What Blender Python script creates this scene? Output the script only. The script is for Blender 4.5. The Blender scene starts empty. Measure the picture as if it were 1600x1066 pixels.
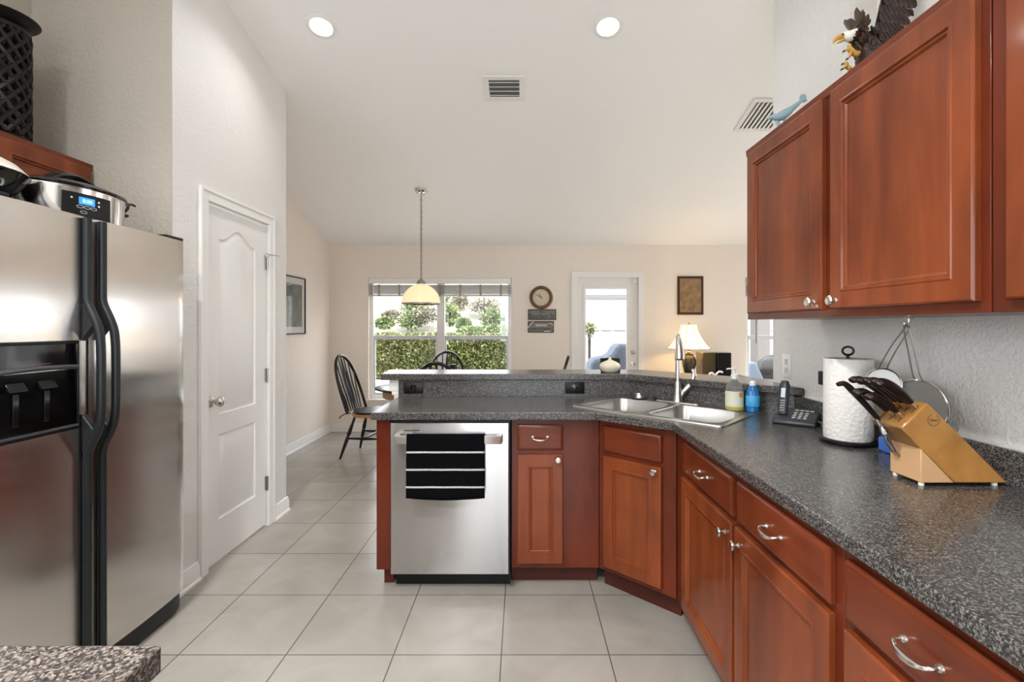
import bpy, bmesh, math, random
from mathutils import Vector, Matrix
random.seed(7)
PI = math.pi
SC = bpy.context.scene
COL = SC.collection
H = 1.35                     # eye height (m)
F = 755.0                    # focal length in pixels of the 1600-wide frame

# ------------------------------------------------------------------ camera
cam_d = bpy.data.cameras.new('camera'); cam = bpy.data.objects.new('camera', cam_d); COL.objects.link(cam)
cam.location = (0, 0, H); cam.rotation_euler = (PI/2, 0, 0)
cam_d.sensor_width = 36; cam_d.lens = 36*F/1600
cam_d.shift_x = -15/1600; cam_d.shift_y = -23/1600
cam_d.clip_start = 0.02; cam_d.clip_end = 300
SC.camera = cam

# ------------------------------------------------------------------ world, sun, exposure
SC.view_settings.view_transform = 'Standard'; SC.view_settings.look = 'None'
SC.view_settings.gamma = 1; SC.view_settings.use_curve_mapping = False
SC.view_settings.exposure = 1.12
SC.cycles.max_bounces = 16; SC.cycles.diffuse_bounces = 8; SC.cycles.sample_clamp_indirect = 6
w = bpy.data.worlds.new('world'); SC.world = w; w.use_nodes = True
nt = w.node_tree; bg = nt.nodes['Background']
WORLD_STRENGTH = 3.3
bg.inputs['Color'].default_value = (0.90, 0.95, 1.0, 1); bg.inputs['Strength'].default_value = WORLD_STRENGTH
sd = bpy.data.lights.new('sun', 'SUN'); sd.energy = 4.0; sd.angle = 0.02; sd.color = (1, .96, .88)
so = bpy.data.objects.new('sun', sd); COL.objects.link(so); so.location = (0, -10, 15)
so.rotation_euler = (math.radians(48), 0, math.radians(25))

CAN_W = 1.8           # watts of each recessed lamp in view; added unseen ones are stronger
def ceil_z(y): return 3.9616 - 0.253*y if y > 0 else 3.9616 + 0.253*y
def lamp_area(name, loc, size, watts, color, parent=None, rot=(0, 0, 0)):
    l = bpy.data.lights.new(name, 'AREA'); l.shape = 'DISK'; l.size = size; l.energy = watts; l.color = color; l.spread = math.radians(135)
    o = bpy.data.objects.new(name, l); COL.objects.link(o); o.location = loc; o.rotation_euler = rot
    if parent: o.parent = parent
    return o
def portal(name, loc, sx, sy, rot):
    l = bpy.data.lights.new(name, 'AREA'); l.shape = 'RECTANGLE'; l.size = sx; l.size_y = sy
    o = bpy.data.objects.new(name, l); COL.objects.link(o); o.location = loc; o.rotation_euler = rot
    l.cycles.is_portal = True
portal('daylight_portal', (-1.05, 6.42, 1.2), 1.85, 1.6, (-PI/2, 0, 0))
portal('daylight_portal', (1.1, 6.42, 1.1), .6, 1.6, (-PI/2, 0, 0))
portal('daylight_portal', (3.8, 6.42, 1.2), 1.85, 1.6, (-PI/2, 0, 0))
portal('daylight_portal', (.22, -3.2, 1.4), 2.0, 1.9, (PI/2, 0, 0))
portal('daylight_portal', (-2.6, -.55, 1.7), 2.7, 1.5, (PI/2, 0, -PI/2))
portal('daylight_portal', (5.7, 4.15, 1.3), 1.5, 1.4, (PI/2, 0, PI/2))

# ------------------------------------------------------------------ helpers
def at(px, py, Y):
    return Vector(((px-815)*Y/F, Y, H-(py-510)*Y/F))

def xf(verts, M):
    if M is not None:
        for v in verts: v.co = M @ v.co

def box(bm, x0, x1, y0, y1, z0, z1, M=None):
    vs = [bm.verts.new(p) for p in ((x0,y0,z0),(x1,y0,z0),(x1,y1,z0),(x0,y1,z0),(x0,y0,z1),(x1,y0,z1),(x1,y1,z1),(x0,y1,z1))]
    for f in ((0,3,2,1),(4,5,6,7),(0,1,5,4),(1,2,6,5),(2,3,7,6),(3,0,4,7)): bm.faces.new([vs[i] for i in f])
    xf(vs, M); return vs

def prism(bm, pts, a, b, axis='z', M=None):
    def mk(p, t):
        if axis == 'z': return (p[0], p[1], t)
        if axis == 'y': return (p[0], t, p[1])
        return (t, p[0], p[1])
    lo = [bm.verts.new(mk(p, a)) for p in pts]; hi = [bm.verts.new(mk(p, b)) for p in pts]
    n = len(pts)
    bm.faces.new(lo); bm.faces.new(hi[::-1])
    for i in range(n): bm.faces.new((lo[i], hi[i], hi[(i+1) % n], lo[(i+1) % n]))
    xf(lo+hi, M); return lo+hi

def lathe(bm, prof, c=(0,0,0), seg=24, sx=1, sy=1, M=None):
    rings = []; allv = []
    for r, z in prof:
        if r < 1e-6:
            v = bm.verts.new((c[0], c[1], c[2]+z)); rings.append([v]); allv.append(v)
        else:
            ring = [bm.verts.new((c[0]+sx*r*math.cos(2*PI*i/seg), c[1]+sy*r*math.sin(2*PI*i/seg), c[2]+z)) for i in range(seg)]
            rings.append(ring); allv += ring
    for A, B in zip(rings, rings[1:]):
        if len(A) == 1 and len(B) == 1: continue
        for i in range(seg):
            j = (i+1) % seg
            if len(A) == 1: bm.faces.new((A[0], B[j], B[i]))
            elif len(B) == 1: bm.faces.new((A[i], A[j], B[0]))
            else: bm.faces.new((A[i], A[j], B[j], B[i]))
    if len(rings[0]) > 1: bm.faces.new(rings[0][::-1])
    if len(rings[-1]) > 1: bm.faces.new(rings[-1])
    xf(allv, M); return allv

def tube(bm, pts, r, seg=8, closed=False, flat=1.0, up=None, M=None):
    pts = [Vector(p) for p in pts]; n = len(pts)
    rr = r if isinstance(r, (list, tuple)) else [r]*n
    rings = []; allv = []
    prev = Vector(up) if up else None
    for i, p in enumerate(pts):
        if closed: d = pts[(i+1) % n]-pts[i-1]
        else: d = pts[min(i+1, n-1)]-pts[max(i-1, 0)]
        if d.length < 1e-9: d = Vector((0,0,1))
        d.normalize()
        if prev is None: prev = Vector((0,0,1)) if abs(d.z) < .9 else Vector((1,0,0))
        s = d.cross(prev)
        if s.length < 1e-6: s = d.cross(Vector((0.3,1,.2)))
        s.normalize(); u = s.cross(d).normalized()
        if not up: prev = u
        ring = [bm.verts.new(p+(s*math.cos(2*PI*k/seg)*flat+u*math.sin(2*PI*k/seg))*rr[i]) for k in range(seg)]
        rings.append(ring); allv += ring
    m = n if closed else n-1
    for i in range(m):
        A, B = rings[i], rings[(i+1) % n]
        for k in range(seg):
            l = (k+1) % seg; bm.faces.new((A[k], A[l], B[l], B[k]))
    if not closed: bm.faces.new(rings[0][::-1]); bm.faces.new(rings[-1])
    xf(allv, M); return allv

def bez(p, n=12):
    """Catmull-Rom through points"""
    p = [Vector(q) for q in p]; out = []
    for i in range(len(p)-1):
        a = p[max(i-1, 0)]; b = p[i]; c = p[i+1]; d = p[min(i+2, len(p)-1)]
        for k in range(n):
            t = k/n; out.append(.5*((2*b)+(c-a)*t+(2*a-5*b+4*c-d)*t*t+(3*b-a-3*c+d)*t**3))
    out.append(p[-1]); return out

def ellip(bm, c, r, M=None, seg=16, rings=10):
    prof = [(math.sin(PI*i/rings), -math.cos(PI*i/rings)) for i in range(rings+1)]
    prof[0] = (0, -1); prof[-1] = (0, 1)
    vs = lathe(bm, prof, seg=seg)
    for v in vs: v.co = Vector((v.co.x*r[0], v.co.y*r[1], v.co.z*r[2]))
    xf(vs, M)
    for v in vs: v.co += Vector(c)
    return vs

def rectloops(bm, x0, x1, z0, z1, loops, backcap=True):
    rings = []
    for ins, y in loops:
        rings.append([bm.verts.new(p) for p in ((x0+ins,y,z0+ins),(x1-ins,y,z0+ins),(x1-ins,y,z1-ins),(x0+ins,y,z1-ins))])
    if backcap: bm.faces.new(rings[0][::-1])
    for A, B in zip(rings, rings[1:]):
        for i in range(4): bm.faces.new((A[i], A[(i+1)%4], B[(i+1)%4], B[i]))
    bm.faces.new(rings[-1])

def world_m(o):
    M = Matrix.Identity(4)
    while o: M = o.matrix_basis @ M; o = o.parent
    return M

def obj(name, bm, mat, parent=None, world=False, bevel=0, subsurf=0, ang=35, recalc=True):
    if recalc: bmesh.ops.recalc_face_normals(bm, faces=bm.faces)
    me = bpy.data.meshes.new(name); bm.to_mesh(me); bm.free()
    me.polygons.foreach_set('use_smooth', [True]*len(me.polygons))
    me.set_sharp_from_angle(angle=math.radians(ang))
    if mat: me.materials.append(mat)
    o = bpy.data.objects.new(name, me); COL.objects.link(o)
    if parent:
        if world: me.transform(world_m(parent).inverted())
        o.parent = parent
    if bevel:
        b = o.modifiers.new('bevel', 'BEVEL'); b.width = bevel; b.segments = 2; b.limit_method = 'ANGLE'; b.angle_limit = math.radians(40)
    if subsurf:
        s = o.modifiers.new('sub', 'SUBSURF'); s.levels = subsurf; s.render_levels = subsurf
    return o

def thing(name, label, cat, loc=(0,0,0), rotz=0, group=None):
    o = bpy.data.objects.new(name, None); COL.objects.link(o); o.empty_display_size = .1
    o.location = loc; o.rotation_euler = (0, 0, rotz); o['label'] = label; o['category'] = cat
    if group: o['group'] = group
    return o
def tag(o, label, cat, group=None, kind=None):
    o['label'] = label; o['category'] = cat
    if group: o['group'] = group
    if kind: o['kind'] = kind
    return o
def struct(name, bm, mat, parent=None, **k):
    o = obj(name, bm, mat, parent, **k)
    if not parent: o['kind'] = 'structure'
    return o
def dup(root, loc, rotz, label, group=None):
    r = root.copy(); COL.objects.link(r); r.location = loc; r.rotation_euler = (0,0,rotz); r['label'] = label
    if group: r['group'] = group
    def rec(a, b):
        for ch in list(a.children):
            c = ch.copy(); COL.objects.link(c); c.parent = b; rec(ch, c)
    rec(root, r)
    return r
def text(name, s, size, mat, M, parent=None, depth=.0006, align='CENTER', sx=1):
    cu = bpy.data.curves.new(name, 'FONT'); cu.body = s; cu.size = size; cu.extrude = depth
    cu.align_x = align; cu.align_y = 'CENTER'
    t = bpy.data.objects.new(name+'_tmp', cu); COL.objects.link(t)
    bpy.context.view_layer.update()
    me = bpy.data.meshes.new_from_object(t); bpy.data.objects.remove(t)
    me.name = name; me.materials.clear(); me.materials.append(mat)
    me.transform(Matrix.Scale(sx, 4, (1,0,0))); me.transform(M)
    o = bpy.data.objects.new(name, me); COL.objects.link(o)
    if parent:
        me.transform(world_m(parent).inverted()); o.parent = parent
    return o
NB = bmesh.new

# ------------------------------------------------------------------ materials
def mat(name, color=(.5,.5,.5), rough=.5, metal=0, **kw):
    m = bpy.data.materials.new(name); m.use_nodes = True
    p = m.node_tree.nodes['Principled BSDF']
    p.inputs['Base Color'].default_value = (*color, 1); p.inputs['Roughness'].default_value = rough; p.inputs['Metallic'].default_value = metal
    for k, v in kw.items():
        p.inputs[k.replace('_', ' ')].default_value = v
    m['p'] = 1
    return m
def nodes(m): return m.node_tree.nodes, m.node_tree.links, m.node_tree.nodes['Principled BSDF']
def coords(m, scale=(1,1,1), kind='Object'):
    n, l, p = nodes(m)
    tc = n.new('ShaderNodeTexCoord'); mp = n.new('ShaderNodeMapping'); mp.inputs['Scale'].default_value = scale
    l.new(tc.outputs[kind], mp.inputs['Vector']); return mp
def noise(m, scale, detail=3, rough=.5, sc=(1,1,1), dist=0):
    n, l, p = nodes(m); mp = coords(m, sc)
    t = n.new('ShaderNodeTexNoise'); t.inputs['Scale'].default_value = scale; t.inputs['Detail'].default_value = detail
    t.inputs['Roughness'].default_value = rough; t.inputs['Distortion'].default_value = dist
    l.new(mp.outputs[0], t.inputs['Vector']); return t
def ramp(m, src, stops, interp='LINEAR'):
    n, l, p = nodes(m); r = n.new('ShaderNodeValToRGB'); r.color_ramp.interpolation = interp
    e = r.color_ramp.elements
    while len(e) < len(stops): e.new(.5)
    for k, (pos, c) in enumerate(stops): e[k].position = pos; e[k].color = (*c, 1) if len(c) == 3 else c
    l.new(src, r.inputs['Fac']); return r
def bump(m, src, strength=.3, dist=.01):
    n, l, p = nodes(m); b = n.new('ShaderNodeBump'); b.inputs['Strength'].default_value = strength; b.inputs['Distance'].default_value = dist
    l.new(src, b.inputs['Height']); l.new(b.outputs[0], p.inputs['Normal']); return b

def wall_mat(name, col, bs=.35, scale=55):
    m = mat(name, col, .55)
    t = noise(m, scale, 2, .5, dist=.6)
    r = ramp(m, t.outputs['Fac'], [(.42, (0,0,0)), (.6, (1,1,1))])
    bump(m, r.outputs[0], bs, .004); return m
M_wall = wall_mat('wall_paint', (.80,.725,.65), .20, 45)
M_wallk = wall_mat('wall_paint_daylit', (.72,.71,.69), .40, 60)  # same paint as the other walls, cool daylight put into the colour
M_wall_shaded = wall_mat('wall_paint_shaded', (.44,.405,.35), .3, 50)  # same wall paint, darkened to carry the shading of the alcove
M_ceil = wall_mat('ceiling_paint', (.90,.895,.88), .03, 60)
M_white = mat('white_trim', (.80,.79,.77), .35)
M_door = mat('white_door_paint', (.78,.775,.76), .4)

def wood(name, dark, light, sc, rough=.3):
    m = mat(name, light, rough); n, l, p = nodes(m)
    a = noise(m, 9, 5, .6, sc, .4); b = noise(m, 3.5, 3, .5, (1,1,.55), .2)
    ra = ramp(m, a.outputs['Fac'], [(.28, dark), (.72, light)])
    rb = ramp(m, b.outputs['Fac'], [(.3, (.58,.56,.55)), (.68, (1.12,1.07,1.02))])
    mx = n.new('ShaderNodeMix'); mx.data_type = 'RGBA'; mx.blend_type = 'MULTIPLY'; mx.inputs['Factor'].default_value = 1
    l.new(ra.outputs[0], mx.inputs['A']); l.new(rb.outputs[0], mx.inputs['B']); l.new(mx.outputs['Result'], p.inputs['Base Color'])
    p.inputs['Coat Weight'].default_value = .42; p.inputs['Coat Roughness'].default_value = .10; p.inputs['Specular IOR Level'].default_value = .12
    bump(m, a.outputs['Fac'], .04, .002)
    return m
M_cherry = wood('cherry_wood_upright', (.13,.028,.010), (.265,.066,.020), (1,1,.12))
M_cherryh = wood('cherry_wood_level', (.12,.024,.009), (.215,.048,.016), (.12,1,1))
M_frame = wood('cherry_face_frame', (.095,.017,.007), (.155,.029,.010), (1,1,.12), .38)
M_toe = wood('dark_toe_kick', (.06,.015,.009), (.10,.022,.013), (.2,1,1), .5)

def speckle(name, stops, scale, rough=.3):
    m = mat(name, (.1,.1,.1), rough); n, l, p = nodes(m)
    mp = coords(m); v = n.new('ShaderNodeTexVoronoi'); v.inputs['Scale'].default_value = scale
    l.new(mp.outputs[0], v.inputs['Vector'])
    sp = n.new('ShaderNodeSeparateColor'); l.new(v.outputs['Color'], sp.inputs[0])
    t = noise(m, scale*.5, 3, .7)
    md = n.new('ShaderNodeMath'); md.operation = 'ADD'; l.new(sp.outputs[0], md.inputs[0]); l.new(t.outputs['Fac'], md.inputs[1])
    m2 = n.new('ShaderNodeMath'); m2.operation = 'MULTIPLY'; m2.inputs[1].default_value = .55; l.new(md.outputs[0], m2.inputs[0])
    r = ramp(m, m2.outputs[0], stops); l.new(r.outputs[0], p.inputs['Base Color'])
    return m
M_counter = speckle('speckled_laminate', [(.25,(.012,.011,.011)),(.45,(.035,.032,.030)),(.6,(.060,.056,.053)),(.8,(.17,.162,.155))], 330, .22)
M_counter2 = speckle('coarse_speckled_laminate', [(.25,(.012,.011,.011)),(.45,(.035,.030,.028)),(.58,(.085,.070,.062)),(.8,(.25,.21,.18))], 290, .35)

# floor tile
M_tile = mat('floor_tile', (.6,.5,.4), .20)
n, l, p = nodes(M_tile)
TS = .4425; TX = -.083; TY = 2.427
tc = n.new('ShaderNodeTexCoord'); mp = n.new('ShaderNodeMapping'); mp.inputs['Location'].default_value = (-TX, -TY, 0)
l.new(tc.outputs['Object'], mp.inputs['Vector'])
br = n.new('ShaderNodeTexBrick'); br.offset = 0; br.inputs['Scale'].default_value = 1
br.inputs['Brick Width'].default_value = TS; br.inputs['Row Height'].default_value = TS; br.inputs['Mortar Size'].default_value = .0028; br.inputs['Mortar Smooth'].default_value = .1
br.inputs['Color1'].default_value = (.325,.306,.278,1); br.inputs['Color2'].default_value = (.35,.33,.30,1); br.inputs['Mortar'].default_value = (.12,.105,.09,1)
l.new(mp.outputs[0], br.inputs['Vector'])
tn = noise(M_tile, 3.2, 5, .6, dist=.8); rr = ramp(M_tile, tn.outputs['Fac'], [(.3,(.86,.85,.83)),(.7,(1.06,1.05,1.04))])
mx = n.new('ShaderNodeMix'); mx.data_type = 'RGBA'; mx.blend_type = 'MULTIPLY'; mx.inputs['Factor'].default_value = 1
l.new(br.outputs['Color'], mx.inputs['A']); l.new(rr.outputs[0], mx.inputs['B']); l.new(mx.outputs['Result'], p.inputs['Base Color'])
inv = n.new('ShaderNodeMath'); inv.operation = 'SUBTRACT'; inv.inputs[0].default_value = 1; l.new(br.outputs['Fac'], inv.inputs[1])
bump(M_tile, inv.outputs[0], .5, .002)

def steel(name, col, rough, aniso=0, rot=0):
    m = mat(name, col, rough, 1); n, l, p = nodes(m)
    if aniso:
        p.inputs['Anisotropic'].default_value = aniso; p.inputs['Anisotropic Rotation'].default_value = rot
        tg = n.new('ShaderNodeTangent'); tg.direction_type = 'RADIAL'; tg.axis = 'Z'; l.new(tg.outputs[0], p.inputs['Tangent'])
    t = noise(m, 60, 3, .6, (1,1,.02)); r = ramp(m, t.outputs['Fac'], [(.3, tuple(c*.985 for c in col)), (.7, tuple(min(1,c*1.015) for c in col))])
    l.new(r.outputs[0], p.inputs['Base Color'])
    return m
M_steel = steel('brushed_steel', (.50,.495,.49), .24, .95, .25)
M_fsteel = steel('fridge_steel', (.68,.66,.635), .20, .95, 0)
M_steel2 = steel('sink_steel', (.52,.505,.48), .30)
M_chrome = mat('chrome', (.72,.71,.69), .12, 1)
M_nickel = mat('satin_nickel', (.62,.60,.56), .25, 1)
M_dnickel = mat('brushed_nickel_dark', (.36,.34,.32), .3, 1)
M_brass = mat('aged_brass', (.42,.30,.14), .35, 1)
M_black = mat('black_plastic', (.004,.0045,.005), .35, Specular_IOR_Level=.3)
M_blackg = mat('gloss_black', (.003,.003,.004), .06, Specular_IOR_Level=.4)
M_rubber = mat('dark_rubber', (.015,.016,.018), .5, Specular_IOR_Level=.25)
M_handle = mat('charcoal_handle', (.011,.013,.015), .38, Specular_IOR_Level=.35)
M_blackwood = mat('black_painted_wood', (.003,.003,.004), .25, Specular_IOR_Level=.4)
M_honey = mat('honey_wood', (.40,.20,.08), .35)
M_iron = mat('dark_bronze_iron', (.009,.006,.005), .45, .2, Specular_IOR_Level=.3)
M_glass = mat('window_glass', (1,1,1), 0, 0)
n, l, p = nodes(M_glass); n.remove(p)
g = n.new('ShaderNodeBsdfGlossy'); g.inputs['Roughness'].default_value = .02; tr = n.new('ShaderNodeBsdfTransparent'); ms = n.new('ShaderNodeMixShader')
ms.inputs[0].default_value = .05; l.new(tr.outputs[0], ms.inputs[1]); l.new(g.outputs[0], ms.inputs[2]); l.new(ms.outputs[0], n['Material Output'].inputs[0])
def emis(name, col, s):
    m = mat(name, (0,0,0), .5); p = nodes(m)[2]
    p.inputs['Emission Color'].default_value = (*col, 1); p.inputs['Emission Strength'].default_value = s; return m
M_bulb = emis('lamp_glow', (1,.97,.92), 6)
# ------------------------------------------------------------------ setting
XL, XA, XR, YF = -2.46, -1.72, 1.345, 6.20
ZT = 4.1
b = NB(); box(b, -2.8, 5.8, -3.2, 6.35, -.1, 0); struct('floor', b, M_tile)
b = NB()
prism(b, [(6.4, ceil_z(6.4)), (0, ceil_z(0)), (-3.3, ceil_z(-3.3)), (-3.3, ceil_z(-3.3)+.12), (0, ceil_z(0)+.12), (6.4, ceil_z(6.4)+.12)], -2.8, 5.8, 'x')
struct('ceiling', b, M_ceil)

def panel_wall(name, axis, p0, p1, lo, hi, z0, z1, holes, m, cap=None):
    """wall slab between p0..p1 across; running lo..hi; holes = [(a,b,z0,z1)]"""
    us = sorted({lo, hi, *[h[0] for h in holes], *[h[1] for h in holes]}); zs = sorted({z0, z1, *[h[2] for h in holes], *[h[3] for h in holes]})
    bm = NB()
    for a, c in zip(us, us[1:]):
        for e, f in zip(zs, zs[1:]):
            um, zm = (a+c)/2, (e+f)/2
            if any(h[0] < um < h[1] and h[2] < zm < h[3] for h in holes): continue
            if axis == 'x': box(bm, a, c, p0, p1, e, f)
            else: box(bm, p0, p1, a, c, e, f)
    return struct(name, bm, m)
W1 = (-1.965, -.125, .415, 1.972)       # dining window
D1 = (.705, 1.50, 0, 1.985)             # patio door opening
W2 = (2.875, 4.72, .415, 1.972)         # family room window
panel_wall('wall_far', 'x', YF, YF+.15, -2.6, 5.7, 0, ceil_z(YF)+.02, [W1, D1, W2], M_wall)
panel_wall('wall_left', 'y', XL-.12, XL, 3.42, YF, 0, 3.15, [], M_wall)
PD = (2.635, 3.275, 0, 2.035)           # pantry door opening
panel_wall('wall_pantry', 'y', XA-.11, XA, 2.379, 3.53, 0, ZT-.7, [PD], M_wallk)
b = NB(); box(b, XL, XA-.11, 3.42, 3.53, 0, 3.3); struct('wall_pantry_return', b, M_wall)
b = NB(); box(b, -2.41, XA, 2.374, 2.379, 0, 3.55); box(b, -2.41, XA-.11, 2.379, 2.48, 0, 3.55); struct('wall_alcove', b, M_wall_shaded)
W5 = (-1.9, .9, 1.1, 2.45)  # added opening, throws daylight onto the right wall and cabinets
panel_wall('wall_kitchen_left', 'y', -2.53, -2.41, -3.0, 2.48, 0, 4.1, [W5], M_wall_shaded)
NICHE = (1.73, 1.985, 2.50, 3.35)
panel_wall('wall_right', 'y', XR, XR+.115, -3.0, 2.584, 0, 4.1, [NICHE], M_wallk)
W3 = (3.4, 4.9, .6, 2.0)  # added unseen opening, brings more daylight to the family room and ceiling
panel_wall('wall_family_right', 'y', 5.5, 5.6, -3.0, YF, 0, 4.1, [W3], M_wall)
W4 = (-.75, 1.2, .45, 2.35)  # added opening behind the camera, for fill and dishwasher reflections
panel_wall('wall_back', 'x', -3.12, -3.0, -2.53, 5.6, 0, 3.4, [W4], M_wallk)

def baseboard(name, pts, side):
    """pts: straight run (x0,y0)-(x1,y1); side = inward normal"""
    (x0, y0), (x1, y1) = pts; bm = NB()
    d = Vector((x1-x0, y1-y0, 0)); L = d.length; d.normalize(); nrm = Vector((*side, 0))
    M = Matrix((( d.x, nrm.x, 0, x0), (d.y, nrm.y, 0, y0), (0,0,1,0), (0,0,0,1)))
    prism(bm, [(0,.0),(.024,.0),(.024,.012),(.016,.022),(.014,.080),(.009,.092),(.009,.100),(0,.104)], 0, L, 'x', None)
    for v in bm.verts: v.co = M @ v.co
    o = struct(name, bm, M_white)
baseboard('baseboard_left', ((XL, 3.53), (XL, YF)), (1, 0))
baseboard('baseboard_far', ((XL+.024, YF), (.635, YF)), (0, -1))
baseboard('baseboard_far_right', ((1.575, YF), (5.5, YF)), (0, -1))
baseboard('baseboard_pantry', ((XA, 3.345), (XA, 3.545)), (1, 0))
baseboard('baseboard_pantry_near', ((XA, 2.374), (XA, 2.565)), (1, 0))

# ---- pantry door
pd = thing('door_1', 'white two-panel pantry door with arched upper panel', 'door', (XA, 2.64, 0), PI/2)
pd['kind'] = 'structure'
# local: x along +Y world, y -> -X world ; front faces -y local = +X world
DW = .63; DH = 2.025
def arch_pts(x0, x1, zlo, zsh, zpk, n=20):
    pts = [(x0, zlo), (x1, zlo)]
    for i in range(n+1):
        t = i/n; x = x1+(x0-x1)*t
        s = .5-.5*math.cos(2*PI*t)
        s = s**1.3
        pts.append((x, zsh+(zpk-zsh)*s))
    return pts
def door_slab(bm, w, h, z0, panels, yf=0.012, thick=.035):
    """slab whose front has real holes around the recessed panels"""
    top = []
    outer = [bm.verts.new(p) for p in ((0,yf,z0),(w,yf,z0),(w,yf,h),(0,yf,h))]
    edges = [bm.edges.new((outer[i], outer[(i+1)%4])) for i in range(4)]
    for pts in panels:
        cx = sum(p[0] for p in pts)/len(pts); cz = (min(p[1] for p in pts)+max(p[1] for p in pts))/2
        hw = (max(p[0] for p in pts)-min(p[0] for p in pts))/2; hh = (max(p[1] for p in pts)-min(p[1] for p in pts))/2
        def sc(d): return [(cx+(x-cx)*(hw-d)/hw, cz+(z-cz)*(hh-d)/hh) for x, z in pts]
        prev = None
        for d, y in ((0, yf), (.006, yf+.007), (.016, yf+.009), (.040, yf+.002), (.044, yf+.001)):
            ring = [bm.verts.new((x, y, z)) for x, z in sc(d)]
            k = len(ring)
            if prev is None:
                edges += [bm.edges.new((ring[i], ring[(i+1)%k])) for i in range(k)]
            else:
                for i in range(k): bm.faces.new((prev[i], prev[(i+1)%k], ring[(i+1)%k], ring[i]))
            prev = ring
        bm.faces.new(prev)
    bmesh.ops.triangle_fill(bm, use_beauty=True, use_dissolve=False, edges=edges)
    bk = [bm.verts.new((v.co.x, yf+thick, v.co.z)) for v in outer]
    bm.faces.new(bk)
    for i in range(4): bm.faces.new((outer[i], outer[(i+1)%4], bk[(i+1)%4], bk[i]))
b = NB(); door_slab(b, DW, DH, .012, [arch_pts(.125, .505, .845, 1.85, 1.925), [(.125,.245),(.505,.245),(.505,.73),(.125,.73)]])
obj('door_panel', b, M_door, pd, ang=25)
b = NB()   # casing with stepped profile, three sides
cw = .068
for (x0, x1, z0, z1) in ((-.005-cw, -.003, 0, DH+.012+cw), (DW+.003, DW+.005+cw, 0, DH+.012+cw), (-.003, DW+.003, DH+.012, DH+.012+cw)):
    box(b, x0, x1, -.014, 0, z0, z1)
for (x0, x1, z0, z1) in ((-.005-cw, -.005-cw+.02, 0, DH+.012+cw), (DW+.005+cw-.02, DW+.005+cw, 0, DH+.012+cw), (-.05, DW+.05, DH+.012+cw-.02, DH+.012+cw)):
    box(b, x0, x1, -.020, -.013, z0, z1)
obj('door_casing', b, M_white, pd, bevel=.003)
b = NB(); K = Matrix.Translation((.045, .012, .93)) @ Matrix.Rotation(PI/2, 4, 'X')
lathe(b, [(.0,0),(.031,0),(.031,.006),(.012,.012),(.011,.034),(.022,.042),(.028,.054),(.026,.066),(.014,.073),(0,.074)], M=K)
obj('door_knob', b, M_nickel, pd)
for hz in (1.78, 1.02, .29):
    b = NB(); box(b, DW-.012, DW+.012, .002, .0125, hz-.045, hz+.045); tube(b, [(DW, -.001, hz-.047), (DW, -.001, hz+.047)], .006)
    obj('hinge', b, M_dnickel, pd)
b = NB(); tube(b, bez([(DW-.02,-.004,1.84),(DW-.012,-.012,1.835),(DW+.03,-.03,1.835),(DW+.05,-.06,1.832)],6), .0035); tube(b, [(DW-.018,-.004,1.84),(DW-.018,-.004,1.81)], .003)
obj('door_stop', b, M_nickel, pd)

# ---- windows
def window(name, label, r, blinds=True):
    x0, x1, z0, z1 = r; t = thing(name, label, 'window', ((x0+x1)/2, YF, z0)); t['kind'] = 'structure'
    xm = (x0+x1)/2; zm = 1.205; b = NB(); y0, y1 = YF+.05, YF+.11
    e = .001
    box(b, x0+e, x0+.05, y0, y1, z0+e, z1-e); box(b, x1-.05, x1-e, y0, y1, z0+e, z1-e)
    box(b, x0+.05, x1-.05, y0, y1, z1-.05, z1-e); box(b, x0+.05, x1-.05, y0, y1, z0+e, z0+.05)
    box(b, xm-.05, xm+.05, y0, y1, z0+.05, z1-.05)
    obj('window_frame', b, M_white, t, True, bevel=.003)
    for a, c in ((x0+.05, xm-.05), (xm+.05, x1-.05)):
        b = NB(); box(b, a, c, y0+.012, y1-.01, zm-.025, zm+.025)
        box(b, a, a+.02, y0+.01, y0+.035, z0+.05, zm-.025); box(b, c-.02, c, y0+.01, y0+.035, z0+.05, zm-.025); box(b, a+.02, c-.02, y0+.01, y0+.035, z0+.05, z0+.075)
        s = obj('sash', b, mat('grey_white_vinyl', (.62,.63,.66), .4), t, True, bevel=.002)
        b = NB(); box(b, a, c, y0+.04, y0+.044, z0+.05, z1-.05); obj('pane', b, M_glass, s, True)
    b = NB(); box(b, x0-.03, x1+.03, YF-.035, YF, z0-.025, z0+e); obj('window_sill', b, M_white, t, True, bevel=.004)
    if blinds:
        b = NB(); box(b, x0+.01, x1-.01, YF-.02, YF+.04, z1-.075, z1-.004)
        obj('blind_valance', b, M_white, t, True, bevel=.003)
        for k in range(12): pass
        b = NB()
        for k in range(14):
            z = z1-.095-k*.0085
            box(b, x0+.015, x1-.015, YF-.012, YF+.038, z-.0022, z+.0022)
        box(b, x0+.015, x1-.015, YF-.012, YF+.038, z1-.235, z1-.215)
        obj('blind_slats', b, mat('blind_grey', (.52,.51,.50), .5), t, True)
        b = NB()
        for k in range(7):
            x = x0+.14+k*(x1-x0-.28)/6; box(b, x-.012, x+.012, YF-.0155, YF-.0125, z1-.236, z1-.085)
        obj('blind_tape', b, mat('blind_tape_tan', (.30,.27,.23), .7), t, True)
    return t
w1 = window('window_1', 'white double window above dining table with raised blinds', W1)
b = NB(); tube(b, [(-1.90, YF-.02, 1.88), (-1.895, YF-.02, 1.2)], .004); obj('blind_wand', b, M_white, w1, True)
w2 = window('window_2', 'white sash window right of the brown wall plaque', W2)
b = NB(); tube(b, [(3.005, YF-.02, 1.88), (3.0, YF-.02, 1.13)], .008); obj('blind_wand', b, mat('grey_wand', (.25,.24,.23), .5), w2, True)
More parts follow.
